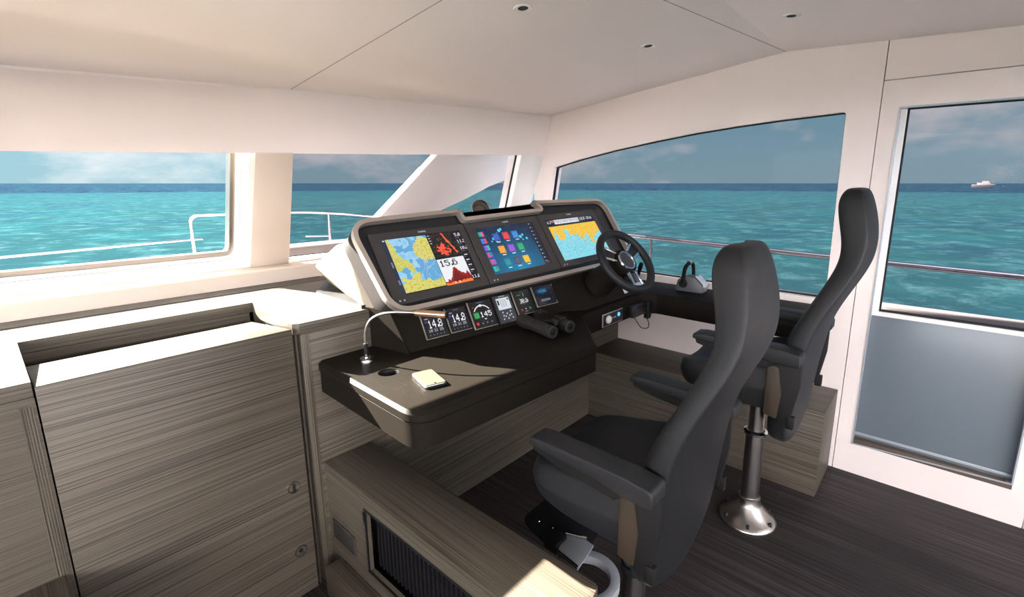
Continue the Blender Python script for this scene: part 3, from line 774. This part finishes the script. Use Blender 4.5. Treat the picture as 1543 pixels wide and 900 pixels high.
def chart3():
    P = Pic(168, 112)
    def f(u, v, x, y):
        n = nz(x, y, .05, 11)*.25; n2 = nz(x, y, .35, 4)
        if v < .36+n-.10*math.sin(u*7) or ((u-.93)**2+(v-.62)**2 < .012+n*.04):
            return (236, 188, 52) if n2 < .25 else ((226, 120, 90) if n2 > .42 else (150, 196, 90))
        if n2 > .48: return (60, 70, 130)
        if abs(nz(x, y, .05, 21)) < .02: return (220, 150, 200)
        return (126+int(26*n2), 210, 222)
    P.fn(0, 18, 168, 112, f)
    P.rect(0, 0, 168, 20, (26, 32, 50)); P.rect(26, 3, 112, 15, (214, 218, 224)); P.rect(14, 3, 25, 10, (150, 90, 80))
    for k in range(18): P.rect(28+k*4.6, 5, 30+k*4.6, 9+(k*7) % 5, (96, 104, 120))
    for x, t in ((116, '10.5'), (142, '38.6')): P.text(x, 4, t, (226, 228, 232), 1)
    for k in range(7): P.rect(2+k*24, 16, 15+k*24, 19, (14, 16, 30))
    P.text(2, 5, '4.7', (200, 204, 210), 1)
    return P
MW, MH = .4925, .341
mons = (('left wide display showing a nautical chart, radar and a 15.6 depth reading', chart1, .050, .452, .040, .306),
        ('middle display showing a grid of coloured menu icons on blue', menu2, .048, .440, .043, .304),
        ('right display showing a yellow and cyan coastal chart, behind the wheel', chart3, .046, .452, .040, .302))
logo = Pic(38, 9, (34, 36, 40)); logo.text(1, 1, 'SIMRAD', (225, 226, 228), 1)
LOGOM = pixmat('printed_logo', .5)
for i, (lb, fn, a0, a1, b0, b1) in enumerate(mons):
    e = empty('marine_display', FH(i*MW+MW/2, MH/2, 0), lb, 'display', 'marine displays in the helm console')
    poly = rounded([(i*MW+.003, .003), ((i+1)*MW-.003, .003), ((i+1)*MW-.003, MH-.003), (i*MW+.003, MH-.003)], .006, 3)
    finish('bezel', prism(poly, FH, .0045, .013, .002, 1), MONM, e)
    P = fn(); picture('screen', P, FH(i*MW+a0, b0, .0136), U*(a1-a0), V*(b1-b0), e)
    picture('logo', logo, FH(i*MW+.235, .3165, .0134), U*.042, V*.0095, e, LOGOM)
    for k in (0, 1): finish('touch_key', lathe([(0, .001), (.0038, .001), (.0042, 0)], FH(i*MW+.030+k*.020, .018, .0131), N, 12), SILVER, e)

# instruments on the pod face
IO = Vector((1.040, 1.557, .951)); IU = Vector((math.cos(math.radians(-5.6)), math.sin(math.radians(-5.6)), 0))
IV = Vector((-.018, .093, .157)); IV = (IV-IU*IU.dot(IV)).normalized(); IN = IU.cross(IV)
FI = lambda p, q, d: tuple(IO+IU*p+IV*q+IN*d)
WH = (236, 238, 240)
def inst_speed():
    P = Pic(60, 60, (10, 11, 14)); P.text(12, 16, '14.8', WH, 3, 2); P.rect(6, 10, 16, 12, (170, 172, 180)); P.rect(5, 16, 10, 22, (50, 60, 150))
    for k in range(3):
        P.text(8+k*16, 40, ('10', '31', '26')[k], (190, 192, 198), 1, 1)
    for k in range(5): P.disc(9+k*10, 54, 1.4, (150, 150, 156))
    P.rect(22, 3, 38, 5, (90, 96, 120)); return P
def inst_pilot():
    P = Pic(66, 66, (10, 11, 14)); P.disc(33, 36, 27, (230, 230, 230), 24.5); P.rect(0, 24, 66, 66, (10, 11, 14)); P.rect(0, 0, 8, 30, (10, 11, 14))
    P.rect(30, 8, 36, 14, (230, 230, 230)); P.rect(8, 12, 12, 15, (170, 50, 50)); P.rect(6, 27, 22, 43, (34, 130, 62)); P.disc(14, 35, 5, (90, 190, 110), 3.5)
    P.text(25, 28, '145', WH, 2); P.rect(34, 46, 40, 49, (200, 200, 200)); P.disc(9, 56, 4, (206, 44, 44))
    for k in range(3): P.disc(24+k*14, 57, 1.6, (150, 150, 156))
    P.rect(24, 2, 44, 4, (90, 96, 130)); return P
def inst_keys():
    P = Pic(52, 66, (52, 54, 60)); P.rect(6, 6, 46, 34, (206, 212, 218)); P.rect(8, 10, 13, 22, (20, 20, 24)); P.rect(40, 8, 44, 13, (20, 20, 24))
    for k in range(5): P.rect(17, 10+k*4, 36, 11+k*4, (140, 146, 154))
    for k in range(3): P.rect(17+k*8, 10, 18+k*8, 28, (140, 146, 154))
    for x, y in ((14, 40), (38, 40), (26, 44), (20, 50), (32, 50), (26, 56), (12, 56), (40, 56), (14, 48), (38, 48)): P.disc(x, y, 2, (190, 194, 200))
    P.rect(16, 1, 36, 3, (150, 154, 160)); return P
def inst_trim():
    P = Pic(48, 60, (12, 14, 14)); P.text(14, 22, '30.6', WH, 1.6, 1.2); P.rect(10, 10, 20, 12, (90, 130, 100)); P.rect(28, 6, 30, 16, (120, 130, 130)); P.rect(12, 34, 30, 35, (120, 120, 124))
    P.rect(20, 3, 26, 4, (50, 130, 60)); P.disc(11, 50, 2.4, (190, 40, 40)); P.disc(23, 49, 1.8, (200, 200, 200)); P.disc(36, 49, 2.4, (40, 160, 60)); P.rect(20, 55, 27, 57, (120, 120, 124)); return P
def inst_radio():
    P = Pic(72, 54, (18, 20, 28)); P.disc(30, 14, 9, (20, 62, 96)); P.rect(12, 8, 50, 20, (16, 60, 96)); P.text(18, 11, '16', (60, 160, 220), 1); P.text(32, 11, '88', (60, 160, 220), 1)
    P.rect(18, 38, 50, 44, (120, 126, 134)); P.rect(20, 40, 48, 42, (60, 64, 70))
    for x, y in ((7, 14), (58, 10), (60, 24), (8, 30), (62, 38)): P.disc(x, y, 1.4, (80, 84, 92))
    return P
ins = ((.096, .205, .038, .146, inst_speed, 'leftmost square speed gauge, just under the lamp head', 0),
       (.216, .325, .040, .149, inst_speed, 'second square speed gauge from the left, right of the lamp tip', 0),
       (.338, .470, .028, .156, inst_pilot, 'black autopilot gauge reading 145 with a green tile', 1),
       (.484, .594, .018, .162, inst_keys, 'grey keypad autopilot control with pale screen and round buttons', 0),
       (.606, .720, .042, .166, inst_trim, 'narrow black gauge with red and green lights, behind the binoculars', 0),
       (.740, .891, .060, .168, inst_radio, 'rightmost wide radio panel with blue numerals and silver corners', 1))
for a0, a1, b0, b1, fn, lb, thick in ins:
    e = empty('instrument_gauge', FI((a0+a1)/2, (b0+b1)/2, 0), lb, 'gauge')
    fm = ring2([(a0, b0), (a1, b0), (a1, b1), (a0, b1)], offset([(a0, b0), (a1, b0), (a1, b1), (a0, b1)], .0035), FI, .0005, .006)
    # pale edge only along left and bottom, as the frame catches the light there
    finish('case', prism([(a0+.001, b0+.001), (a1-.001, b0+.001), (a1-.001, b1-.001), (a0+.001, b1-.001)], FI, .0005, .005, .0012, 1), BEZEL if fn is not inst_keys else DSTEEL, e)
    t = .0035 if thick else .002
    bm = bmesh.new(); add_prism(bm, [(a0-.001, b0-.001), (a0+t, b0-.001), (a0+t, b1), (a0-.001, b1)], FI, .0005, .0065)
    add_prism(bm, [(a0-.001, b0-.001), (a1, b0-.001), (a1, b0+.0012), (a0-.001, b0+.0012)], FI, .0005, .0065)
    if fn is not inst_keys: finish('edge_strip', bm, CHAMP, e)
    else: bm.free()
    P = fn(); picture('face', P, FI(a0+.005, b0+.005, .0056), IU*(a1-a0-.009), IV*(b1-b0-.009), e)
    if fn is inst_radio:
        for x, y in ((a0+.004, b0+.005), (a1-.006, b0+.010), (a1-.006, b1-.008)):
            finish('screw', lathe([(0, .002), (.004, .0015), (.0045, 0)], FI(x, y, .0062), IN, 12), CHROME, e)

# ---- switch panel and VHF handset on helm ledge front
e = empty('switch_panel', (2.268, 1.370, .87), 'small black panel with white round knob and blue light, on console front', 'switch panel')
finish('frame', box(2.160, 2.376, 1.366, 1.3715, .832, .908, .003), CHAMP, e)
finish('plate', box(2.168, 2.376, 1.3640, 1.3662, .838, .902, .001), BEZEL, e)
finish('knob', lathe([(0, .012), (.019, .012), (.023, .008), (.024, 0)], (2.215, 1.364, .872), (0, -1, 0)), WHITEM, e)
finish('blue_light', lathe([(0, .005), (.011, .004), (.012, 0)], (2.326, 1.364, .880), (0, -1, 0)), plain('blue_glow', (60, 140, 210), .3, emit=(90, 180, 240), es=.8), e)
for k in range(3): finish('small_switch', box(2.256+k*.016, 2.264+k*.016, 1.3615, 1.364, .868, .876, .001), SILVER, e)
e = empty('radio_handset', (2.60, 1.36, .85), 'black radio handset with curled cord on console front', 'radio handset')
finish('cradle', box(2.44, 2.60, 1.330, 1.371, .832, .904, .006), BEZEL, e)
finish('handset', prism(rounded([(2.606, .795), (2.640, .795), (2.656, .83), (2.660, .905), (2.606, .905)], .01, 4), FY, 1.318, 1.352, .005), RUBBER, e)
finish('cord', tube(smoothpath([(2.62, 1.335, .796), (2.62, 1.32, .765), (2.57, 1.30, .752), (2.50, 1.31, .770), (2.47, 1.34, .832)]), .0025, 8), RUBBER, e)
# two silver tabs on the fascia
for x, y, z, w, h, lb in ((2.345, 1.425, .985, .018, .045, 'narrow silver tab switch below the steering column'), (2.47, 1.41, 1.00, .036, .055, 'wider silver tab switch right of the steering column')):
    tag(finish('tab_switch', prism([(y, z-h/2), (y-.012, z-h/2), (y+.016, z+h/2), (y+.028, z+h/2)], FX, x-w/2, x+w/2, .002), SILVER), lb, 'switch')

# ================================================================== STEERING WHEEL
wc = Vector((2.181, 1.245, 1.220)); al, yb = .674, -.134
wn = Vector((math.cos(al)*math.sin(yb), -math.cos(al)*math.cos(yb), math.sin(al))).normalized()
wu = Vector((0, 0, 1)).cross(wn).normalized(); ww = wn.cross(wu)
sw = empty('steering_wheel', wc-wn*.24, 'black three-spoke steering wheel with chrome-edged spokes', 'steering wheel')
def WP(a, r, d=0): return wc+wn*d+(wu*math.cos(a)+ww*math.sin(a))*r
bm = tube([WP(2*PI*k/64, .171, 0) for k in range(64)], .0210, 14, True)
finish('rim', bm, LEATH, sw, smooth=60)
finish('hub', lathe([(0, -.045), (.066, -.045), (.073, -.03), (.073, -.004), (.066, .006), (.0, .006)], wc, wn, 40), BLACK, sw)
finish('hub_ring', lathe([(.045, .006), (.047, .011), (.054, .011), (.057, .006)], wc, wn, 40, True), CHROME, sw)
finish('hub_cap', lathe([(0, .010), (.034, .0095), (.046, .007), (.046, .005)], wc, wn, 40), MONM, sw)
for a in (math.radians(28), math.radians(152), math.radians(270)):
    s = empty('spoke', (0, 0, 0)) if False else None
    t = WP(a+PI/2, 1)-wc-0*wn; t = (WP(a+PI/2, 1, 0)-wc).normalized(); rdir = (WP(a, 1)-wc).normalized()
    def SP(p, q, d): return tuple(wc+rdir*p+t*q+wn*d)
    sp = finish('spoke', prism([(.055, -.026), (.160, -.036), (.160, .036), (.055, .026)], SP, -.018, -.006, .003), BEZEL, sw)
    for q in (-1, 1):
        finish('chrome_edge', prism([(.060, q*.018), (.158, q*.028), (.162, q*.045), (.060, q*.031)], SP, -.012, .002, .002, 1), CHROME, sp)
    if a > 4: finish('spoke_plate', prism([(.13, -.028), (.160, -.034), (.160, .034), (.13, .028)], SP, -.010, .001, .002, 1), SILVER, sp)
finish('column', lathe([(.085, -.25), (.078, -.19), (.066, -.12), (.062, -.07), (.056, -.045), (.0, -.045)], wc, wn, 36), BLACK, sw)
finish('column_collar', lathe([(.060, -.062), (.068, -.066), (.068, -.085), (.062, -.09)], wc, wn, 36, True), HOUSE, sw)

# ================================================================== THROTTLE LEVER + small joystick
th = empty('throttle_lever', (2.88, 1.17, .948), 'grey twin throttle with arched chrome-topped handle on side ledge', 'throttle')
finish('base', prism(rounded([(1.08, .949), (1.085, 1.0), (1.14, 1.045), (1.20, 1.05), (1.245, 1.02), (1.26, .949)], [.01, .02, .03, .03, .03, .01], 5), FX, 2.835, 2.925, .008), THROT, th)
finish('top_plate', prism([(1.082, .985), (1.088, 1.006), (1.138, 1.050), (1.130, 1.052), (1.078, 1.004), (1.074, .985)], FX, 2.850, 2.920, .002), SILVER, th)
finish('pivot', lathe([(0, .016), (.022, .016), (.026, .010), (.027, 0)], (2.835, 1.205, 1.0), (-1, 0, 0)), RUBBER, th)
finish('handle', tube(smoothpath([(2.822, 1.205, 1.0), (2.822, 1.20, 1.05), (2.826, 1.195, 1.095), (2.842, 1.19, 1.118), (2.868, 1.188, 1.126)]), .012, 12), BLACK, th)
finish('handle', tube(smoothpath([(2.935, 1.18, 1.03), (2.938, 1.185, 1.07), (2.932, 1.187, 1.105), (2.915, 1.188, 1.122), (2.892, 1.188, 1.127)]), .011, 12), BLACK, th)
finish('grip_cap', tube([(2.862, 1.188, 1.127), (2.878, 1.188, 1.132), (2.898, 1.188, 1.131)], .014, 12), CHROME, th)
js = empty('joystick', (2.83, 1.52, .948), 'small black joystick half hidden behind the steering wheel', 'joystick')
finish('base', lathe([(.034, 0), (.034, .012), (.024, .026), (.012, .034), (0, .034)], (2.83, 1.52, .949)), CHROME, js)
finish('stick', tube([(2.83, 1.52, .98), (2.83, 1.515, 1.03), (2.828, 1.505, 1.07), (2.825, 1.495, 1.10)], .012, 12, radii=[.008, .010, .016, .013]), BLACK, js)

# chrome bowl light on cowl
sl = empty('chrome_spotlight', (1.99, 2.14, 1.36), 'chrome-rimmed round spotlight peeking over the display hood', 'spotlight')
c0 = Vector((1.985, 2.14, 1.47)); ax = Vector((-.45, -.75, .45)).normalized()
finish('housing', lathe([(.030, -.10), (.045, -.07), (.052, .0), (.055, .012), (.050, .014), (.046, .0), (.040, -.04), (0, -.055)], c0, ax, 32), CHROME, sl)
finish('reflector', lathe([(0, -.052), (.036, -.038), (.045, -.004), (.043, -.004), (.034, -.040), (0, -.0525)], c0, ax, 32), BROWNM, sl)
finish('stand', tube([c0-ax*.09, (2.03, 2.20, 1.42), (2.03, 2.2, 1.33)], .012, 10), CHROME, sl)

# ================================================================== LOOSE THINGS ON DESK
ZD = .9525
# gooseneck lamp
lp = empty('gooseneck_lamp', (.888, 1.606, ZD), 'slim gooseneck reading lamp with copper tube head at desk left', 'lamp')
finish('base', lathe([(0, 0), (.026, 0), (.026, .010), (.024, .014), (.0245, .018), (.008, .019), (.007, .034), (.004, .037), (0, .037)], (.888, 1.606, ZD)), CHROME, lp)
finish('sleeve', tube([(.888, 1.606, ZD+.034), (.887, 1.605, ZD+.075)], .0085, 14), RUBBER, lp)
hp0 = Vector((1.010, 1.464, 1.147)); hp1 = Vector((1.069, 1.352, 1.146))
pth = smoothpath([(.887, 1.605, ZD+.07), (.888, 1.603, ZD+.115), (.900, 1.590, ZD+.160), (.925, 1.560, ZD+.187), (.962, 1.520, ZD+.196), hp0], 8)
finish('neck', tube(pth, .0048, 12), STEEL, lp)
d_ = (hp1-hp0).normalized()
COPPER = plain('copper_metal', (190, 152, 128), .3, metal=.9)
finish('head', lathe([(0, -.004), (.006, -.002), (.0062, .008), (.0125, .010), (.0125, (hp1-hp0).length), (.0112, (hp1-hp0).length+.002), (.0, (hp1-hp0).length+.002)], hp0, d_, 20), COPPER, lp)
finish('end_cap', lathe([(.0118, 0), (.0122, .006), (0, .0065)], hp1+d_*.002, d_, 20), RUBBER, lp)

# phone
ph = empty('smartphone', (.935, 1.287, ZD), 'pale smartphone lying on the sunlit desk corner', 'phone', rot=(0, 0, math.atan2(-.131, -.037)+PI/2))
bodyp = rounded([(-.038, -.068), (.038, -.068), (.038, .068), (-.038, .068)], .010, 6)
finish('body', prism(bodyp, FZ, 0, .0105, .003, 2), STEEL, ph, local=True)
finish('back_cover', prism(offset(bodyp, .002), FZ, .0100, .0122, .0008, 1), PAPER, ph, local=True)
finish('lens', lathe([(0, .0008), (.004, .0008), (.0045, 0)], (0.0, -.058, .0122), n=16), LENS, ph, local=True)
finish('end_band', prism([(-.033, -.069), (.033, -.069), (.033, -.0665), (-.033, -.0665)], FZ, .002, .0085), DSTEEL, ph, local=True)

# binoculars
bi = empty('binoculars', (1.64, 1.335, ZD), 'black and brown rubber-armoured binoculars lying on the desk', 'binoculars', rot=(0, 0, math.radians(-13.5)))
for sx_, yo, lab in ((-.062, 0, None), (.052, .02, None)):
    prof = [(.0, -.120), (.020, -.120), (.023, -.124), (.0275, -.122), (.0285, -.115), (.0285, -.085), (.0265, -.082)]
    for k in range(7): prof += [(.0265, -.080+k*.014), (.0275, -.077+k*.014), (.0275, -.071+k*.014), (.0265, -.068+k*.014)]
    prof += [(.026, .03), (.0285, .05), (.0315, .075), (.0320, .115), (.029, .122), (.0, .122)]
    b_ = finish('barrel', lathe(prof, (sx_, yo, .0325), (0, 1, 0), 28), BINOM, bi, local=True)
    finish('eyepiece', lathe([(.012, 0), (.013, .003), (.0215, .0035), (.0225, 0), (.018, -.002)], (sx_, yo-.122, .0325), (0, -1, 0), 24, True), RUBBER, b_, local=True)
    finish('lens', lathe([(0, .0022), (.008, .002), (.012, .0012), (.013, 0)], (sx_, yo-.1205, .0325), (0, -1, 0), 24), LENS, b_, local=True)
finish('bridge', prism(rounded([(-.045, -.02), (.062, -.045), (.070, .06), (.03, .095), (-.045, .06)], .014, 4), FZ, .032, .062, .008, 2), BLACK, bi, local=True)
finish('focus_wheel', lathe([(0, -.015), (.012, -.015), (.013, -.012), (.013, .012), (.012, .015), (0, .015)], (.005, -.045, .048), (0, 1, 0), 20), DSTEEL, bi, local=True)
finish('hinge_cover', prism(rounded([(.03, -.06), (.065, -.065), (.072, .0), (.035, .01)], .01, 4), FZ, .060, .067, .003, 2), RUBBER, bi, local=True)

# ================================================================== HELM CHAIRS
def make_chair(loc, label):
    c = empty('helm_chair', loc, label, 'helm chair', 'high-backed helm chairs')
    L = dict(parent=c, local=True)
    # --- backrest: side profile (z, rear y, front y, half width)
    S = [(.360, -.150, -.115, .045), (.372, -.158, -.105, .105), (.405, -.166, -.095, .175), (.45, -.172, -.092, .228), (.51, -.178, -.095, .256), (.57, -.184, -.10, .263),
         (.65, -.192, -.105, .263), (.75, -.205, -.115, .262), (.85, -.222, -.128, .256), (.945, -.246, -.165, .243), (1.06, -.300, -.222, .215),
         (1.13, -.334, -.252, .195), (1.19, -.354, -.272, .176), (1.25, -.360, -.272, .161), (1.31, -.356, -.258, .150), (1.36, -.346, -.246, .142),
         (1.40, -.336, -.240, .134), (1.43, -.326, -.244, .124), (1.452, -.316, -.254, .110), (1.464, -.305, -.268, .085)]
    rings = []
    def sec(z, r, f, w):
        # rear face is flat-bulged with a clear ridge; sides lean; front softly dished with raised side bolsters
        t = f-r; P = []
        half = [(0, r-.012*min(1, w/.2)), (.45*w, r-.008), (.86*w, r+.002), (.975*w, r+.007), (1.0*w, r+.018*min(1, t/.09)), (1.0*w, r+t*.62), (.965*w, f-t*.10), (.86*w, f+.004),
                (.70*w, f-.004), (.45*w, f-.016), (0, f-.020)]
        for x, y in half: P.append((x, y, z))
        for x, y in half[-2:0:-1]: P.append((-x, y, z))
        return P
    for s in S: rings.append(sec(*s))
    bm = loft(rings); me = finish('backrest', bm, LEATH, smooth=50, **L)
    md = me.modifiers.new('soften', 'SUBSURF'); md.levels = 1; md.render_levels = 2
    # --- seat cushion
    def seat_ring(y, w, z0, z1):
        zm = z0+(z1-z0)*.50
        h = [(0, z1-.016), (.55*w, z1-.014), (.74*w, z1-.001), (.86*w, z1+.003), (.925*w, z1-.006), (.94*w, z1-.016), (.992*w, zm+.010), (w, zm), (.995*w, zm-.010), (.955*w, z0+.012), (.93*w, z0), (.5*w, z0-.004), (0, z0-.004)]
        P = [(x, y, z) for x, z in h]+[(-x, y, z) for x, z in h[-2:0:-1]]
        return P
    SS = [(-.150, .225, .60, .735), (-.095, .262, .560, .752), (-.088, .268, .556, .750), (0, .270, .555, .735), (.10, .268, .553, .715), (.20, .262, .56, .698), (.265, .245, .575, .690), (.300, .215, .595, .678), (.318, .17, .615, .660)]
    so = finish('seat', loft([seat_ring(*s) for s in SS]), LEATH2, smooth=50, **L)
    md = so.modifiers.new('soften', 'SUBSURF'); md.levels = 1; md.render_levels = 2
    # --- arm supports and armrests
    for s in (-1, 1):
        sup = rounded([(-.185, .53), (-.212, .70), (-.212, .83), (-.10, .825), (-.088, .76), (-.105, .66), (-.140, .535)], [.01, .03, .02, .02, .03, .05, .01], 5)
        x0, x1 = sorted((s*.258, s*.280))
        finish('arm_support', prism(sup, FX, x0, x1, .004, 2), RUBBER, **L)
        bol = rounded([(-.140, .548), (-.150, .66), (-.130, .775), (-.088, .765), (-.088, .560)], [.01, .06, .05, .01, .01], 6)
        x0, x1 = sorted((s*.240, s*.287))
        finish('side_bolster', prism(bol, FX, x0, x1, .004, 2), BOLST, **L)
        x0, x1 = sorted((s*.268, s*.350))
        arm = rounded([(-.218, .800), (-.218, .852), (-.14, .862), (.16, .862), (.198, .857), (.200, .834), (.10, .826), (-.06, .815), (-.13, .800)], [.012, .02, 0, .01, .012, .008, .05, .04, .03], 4)
        a = finish('armrest', prism(arm, FX, x0, x1, .010, 3), LEATH2, **L)
        x0, x1 = sorted((s*.276, s*.342))
        finish('armrest_shell', prism([(-.14, .805), (.190, .836), (.184, .815), (.10, .796), (-.10, .775)], FX, x0, x1, .003, 1), RUBBER, **L)
        finish('hinge_cover', box(min(s*.262, s*.284), max(s*.262, s*.284), -.205, -.175, .52, .575, .004), RUBBER, **L)
    # --- under-seat plate, pedestal
    finish('seat_plate', box(-.16, .16, -.14, .17, .527, .552, .006), BEZEL, **L)
    return c
def pedestal(c, top):
    L = dict(parent=c, local=True)
    finish('column', lathe([(.041, .10), (.041, top-.20), (.034, top-.195), (.034, top)], (0, 0, 0), n=36), STEEL, **L)
    finish('column_ring', lathe([(.041, top-.212), (.052, top-.212), (.053, top-.200), (.041, top-.196)], (0, 0, 0), n=36, ring=True), CHROME, **L)
    b_ = finish('base', lathe([(0, 0), (.128, 0), (.130, .008), (.126, .016), (.112, .026), (.086, .052), (.062, .086), (.052, .104), (.050, .125), (.041, .128)], (0, 0, 0), n=48), STEEL, **L)
    for k in range(6):
        a = 2*PI*k/6+.3; x, y = .112*math.cos(a), .112*math.sin(a)
        finish('bolt', lathe([(0, .040), (.006, .039), (.008, .034), (.008, .008)], (x, y, 0), n=12), DSTEEL, b_, local=True)
ch1 = make_chair((1.35, .69, 0), 'nearer charcoal leather helm chair, beside the low bench cabinet')
# second chair: copied thing by thing, raised on its own pedestal
def copy_tree(o, parent=None):
    c = o.copy(); COL.objects.link(c); c.parent = parent
    for ch in list(o.children): copy_tree(ch, c)
    return c
ch2 = copy_tree(ch1); ch2.location = (2.25, .555, 0)
ch2['label'] = 'farther charcoal leather helm chair, by the side window and low cabinet'
for ch in ch2.children: ch.location.z += .14
pedestal(ch1, .53); pedestal(ch2, .67)
# footrest of the nearer chair
L = dict(parent=ch1, local=True)
fo = finish('footrest', prism(rounded([(-.14, .24), (-.10, .46), (.10, .46), (.16, .30), (.10, .20), (-.06, .17)], .05, 6), lambda p, q, d: (p, q, .255+.10*(q-.2)+d), 0, .014, .003), BEZEL, **L)
for x, y in ((-.06, .40), (-.05, .34)): finish('screw', lathe([(0, .003), (.006, .002), (.007, 0)], (x, y, .255+.1*(y-.2)+.014), n=12), CHROME, fo, local=True)
finish('latch', prism(rounded([(-.145, .245), (-.075, .245), (-.075, .305), (-.145, .305)], .008, 3), FZ, .272, .315, .006), RUBBER, **L)
finish('latch_edge', box(-.150, -.075, .240, .2445, .272, .280, .001), CHROME, **L)
br_ = [(-.155, .235), (-.065, .262), (-.035, .185), (-.040, .150), (-.170, .130)]
finish('footrest_bracket', prism(br_, FZ, .292, .300, .002), SILVER, **L)
for a_, b_ in (((-.155, .235), (-.170, .130)), ((-.065, .262), (-.035, .185))):
    d0 = (Vector(b_)-Vector(a_)).normalized(); n0 = Vector((-d0.y, d0.x))*.004
    finish('bracket_rib', prism([tuple(Vector(a_)+n0), tuple(Vector(b_)+n0), tuple(Vector(b_)-n0), tuple(Vector(a_)-n0)], FZ, .298, .312, .001, 1), CHROME, **L)
AR = [math.radians(62-d) for d in range(0, 190, 9)]
arc = [(-.160+.120*math.cos(a), .105+.120*math.sin(a)) for a in AR]
arc_in = [(-.160+.088*math.cos(a), .105+.088*math.sin(a)) for a in AR]
bm = bmesh.new(); n = len(arc)
LL = [[bm.verts.new((x, y, z)) for x, y in pl] for pl, z in ((arc, .25), (arc_in, .25), (arc_in, .285), (arc, .285))]
for k in range(4):
    for i in range(n-1): bm.faces.new((LL[k][i], LL[k][i+1], LL[(k+1) % 4][i+1], LL[(k+1) % 4][i]))
for i in (0, n-1): bm.faces.new([LL[k][i] for k in range(4)])
finish('foot_ring', bevel(bm, .003, 2), SILVER, **L)
finish('ring_clamp', lathe([(.042, .262), (.050, .264), (.050, .290), (.042, .292)], (0, 0, 0), n=28, ring=True), DSTEEL, **L)

# ================================================================== LIGHT
sun = bpy.data.lights.new('sun', 'SUN'); sun.energy = 56; sun.angle = math.radians(.5); sun.color = (1.0, .905, .80)
so = bpy.data.objects.new('sun', sun); COL.objects.link(so)
sd = Vector((.35, -1, -.57)).normalized(); so.rotation_euler = sd.to_track_quat('-Z', 'Y').to_euler(); so.location = (-4, 8, 6)
w = bpy.data.worlds.new('sky'); SC.world = w; w.use_nodes = True; nt = w.node_tree
bgn = nt.nodes['Background']; tc = nt.nodes.new('ShaderNodeTexCoord')
sp = nt.nodes.new('ShaderNodeSeparateXYZ'); nt.links.new(tc.outputs['Generated'], sp.inputs[0])
rp = nt.nodes.new('ShaderNodeValToRGB'); cr = rp.color_ramp
cr.elements[0].position = 0; cr.elements[0].color = (.24, .38, .43, 1)
cr.elements[1].position = 1; cr.elements[1].color = (.20, .42, .70, 1)
for p, c in ((.06, (.22, .38, .45)), (.16, (.15, .33, .41)), (.45, (.17, .37, .54))):
    e = cr.elements.new(p); e.color = (*c, 1)
nt.links.new(sp.outputs['Z'], rp.inputs[0])
# clouds: project direction on a high layer
mp = nt.nodes.new('ShaderNodeMapping'); mp.inputs['Scale'].default_value = (1, 1, 2.2); mp.inputs['Location'].default_value = (.3, .1, .12)
nt.links.new(tc.outputs['Generated'], mp.inputs['Vector'])
cn = nt.nodes.new('ShaderNodeTexNoise'); cn.inputs['Scale'].default_value = 3.4; cn.inputs['Detail'].default_value = 8; cn.inputs['Roughness'].default_value = .58
nt.links.new(mp.outputs[0], cn.inputs['Vector'])
cm = nt.nodes.new('ShaderNodeMapRange'); cm.inputs[1].default_value = .50; cm.inputs[2].default_value = .63; nt.links.new(cn.outputs['Fac'], cm.inputs[0])
mx = nt.nodes.new('ShaderNodeMix'); mx.data_type = 'RGBA'; nt.links.new(cm.outputs[0], mx.inputs[0]); nt.links.new(rp.outputs[0], mx.inputs[6]); mx.inputs[7].default_value = (.52, .55, .57, 1)
# sky boosted as added fill behind and to the left of the boat and overhead
dp = nt.nodes.new('ShaderNodeVectorMath'); dp.operation = 'DOT_PRODUCT'; dp.inputs[1].default_value = Vector((-.62, -.76, .15)).normalized()
nt.links.new(tc.outputs['Generated'], dp.inputs[0])
br = nt.nodes.new('ShaderNodeMapRange'); br.inputs[1].default_value = .0; br.inputs[2].default_value = .9; br.inputs[3].default_value = 1; br.inputs[4].default_value = 13.0
nt.links.new(dp.outputs['Value'], br.inputs[0])
sc_ = nt.nodes.new('ShaderNodeVectorMath'); sc_.operation = 'SCALE'; mw = nt.nodes.new('ShaderNodeMix'); mw.data_type = 'RGBA'; mf = nt.nodes.new('ShaderNodeMapRange'); mf.inputs[1].default_value = -.1; mf.inputs[2].default_value = .35
nt.links.new(dp.outputs['Value'], mf.inputs[0]); nt.links.new(mf.outputs[0], mw.inputs[0]); nt.links.new(mx.outputs[2], mw.inputs[6]); mw.inputs[7].default_value = (.69, .68, .72, 1)
nt.links.new(mw.outputs[2], sc_.inputs[0]); nt.links.new(br.outputs[0], sc_.inputs['Scale'])
nt.links.new(sc_.outputs[0], bgn.inputs['Color']); bgn.inputs['Strength'].default_value = 1.0

# ================================================================== CAMERA
F, CX, CY = 719., 812., 421.
cam = bpy.data.cameras.new('camera'); co = bpy.data.objects.new('camera', cam); COL.objects.link(co)
P = math.atan(145/719.); A = math.radians(40.2)
fw = Vector((math.cos(A)*math.cos(P), math.sin(A)*math.cos(P), -math.sin(P))); rt = Vector((math.sin(A), -math.cos(A), 0)); up = rt.cross(fw)
M = Matrix((rt, up, -fw)).transposed().to_4x4(); M.translation = Vector((0, 0, 1.62)); co.matrix_world = M
cam.sensor_width = 36; cam.sensor_fit = 'HORIZONTAL'; cam.lens = F*36/1543
cam.shift_x = -(CX-771.5)/1543; cam.shift_y = (CY-450)/1543; cam.clip_start = .02; cam.clip_end = 20000
SC.camera = co
SC.view_settings.view_transform = 'Standard'; SC.view_settings.look = 'None'; SC.view_settings.gamma = 1
SC.view_settings.use_curve_mapping = False; SC.view_settings.exposure = 0.82
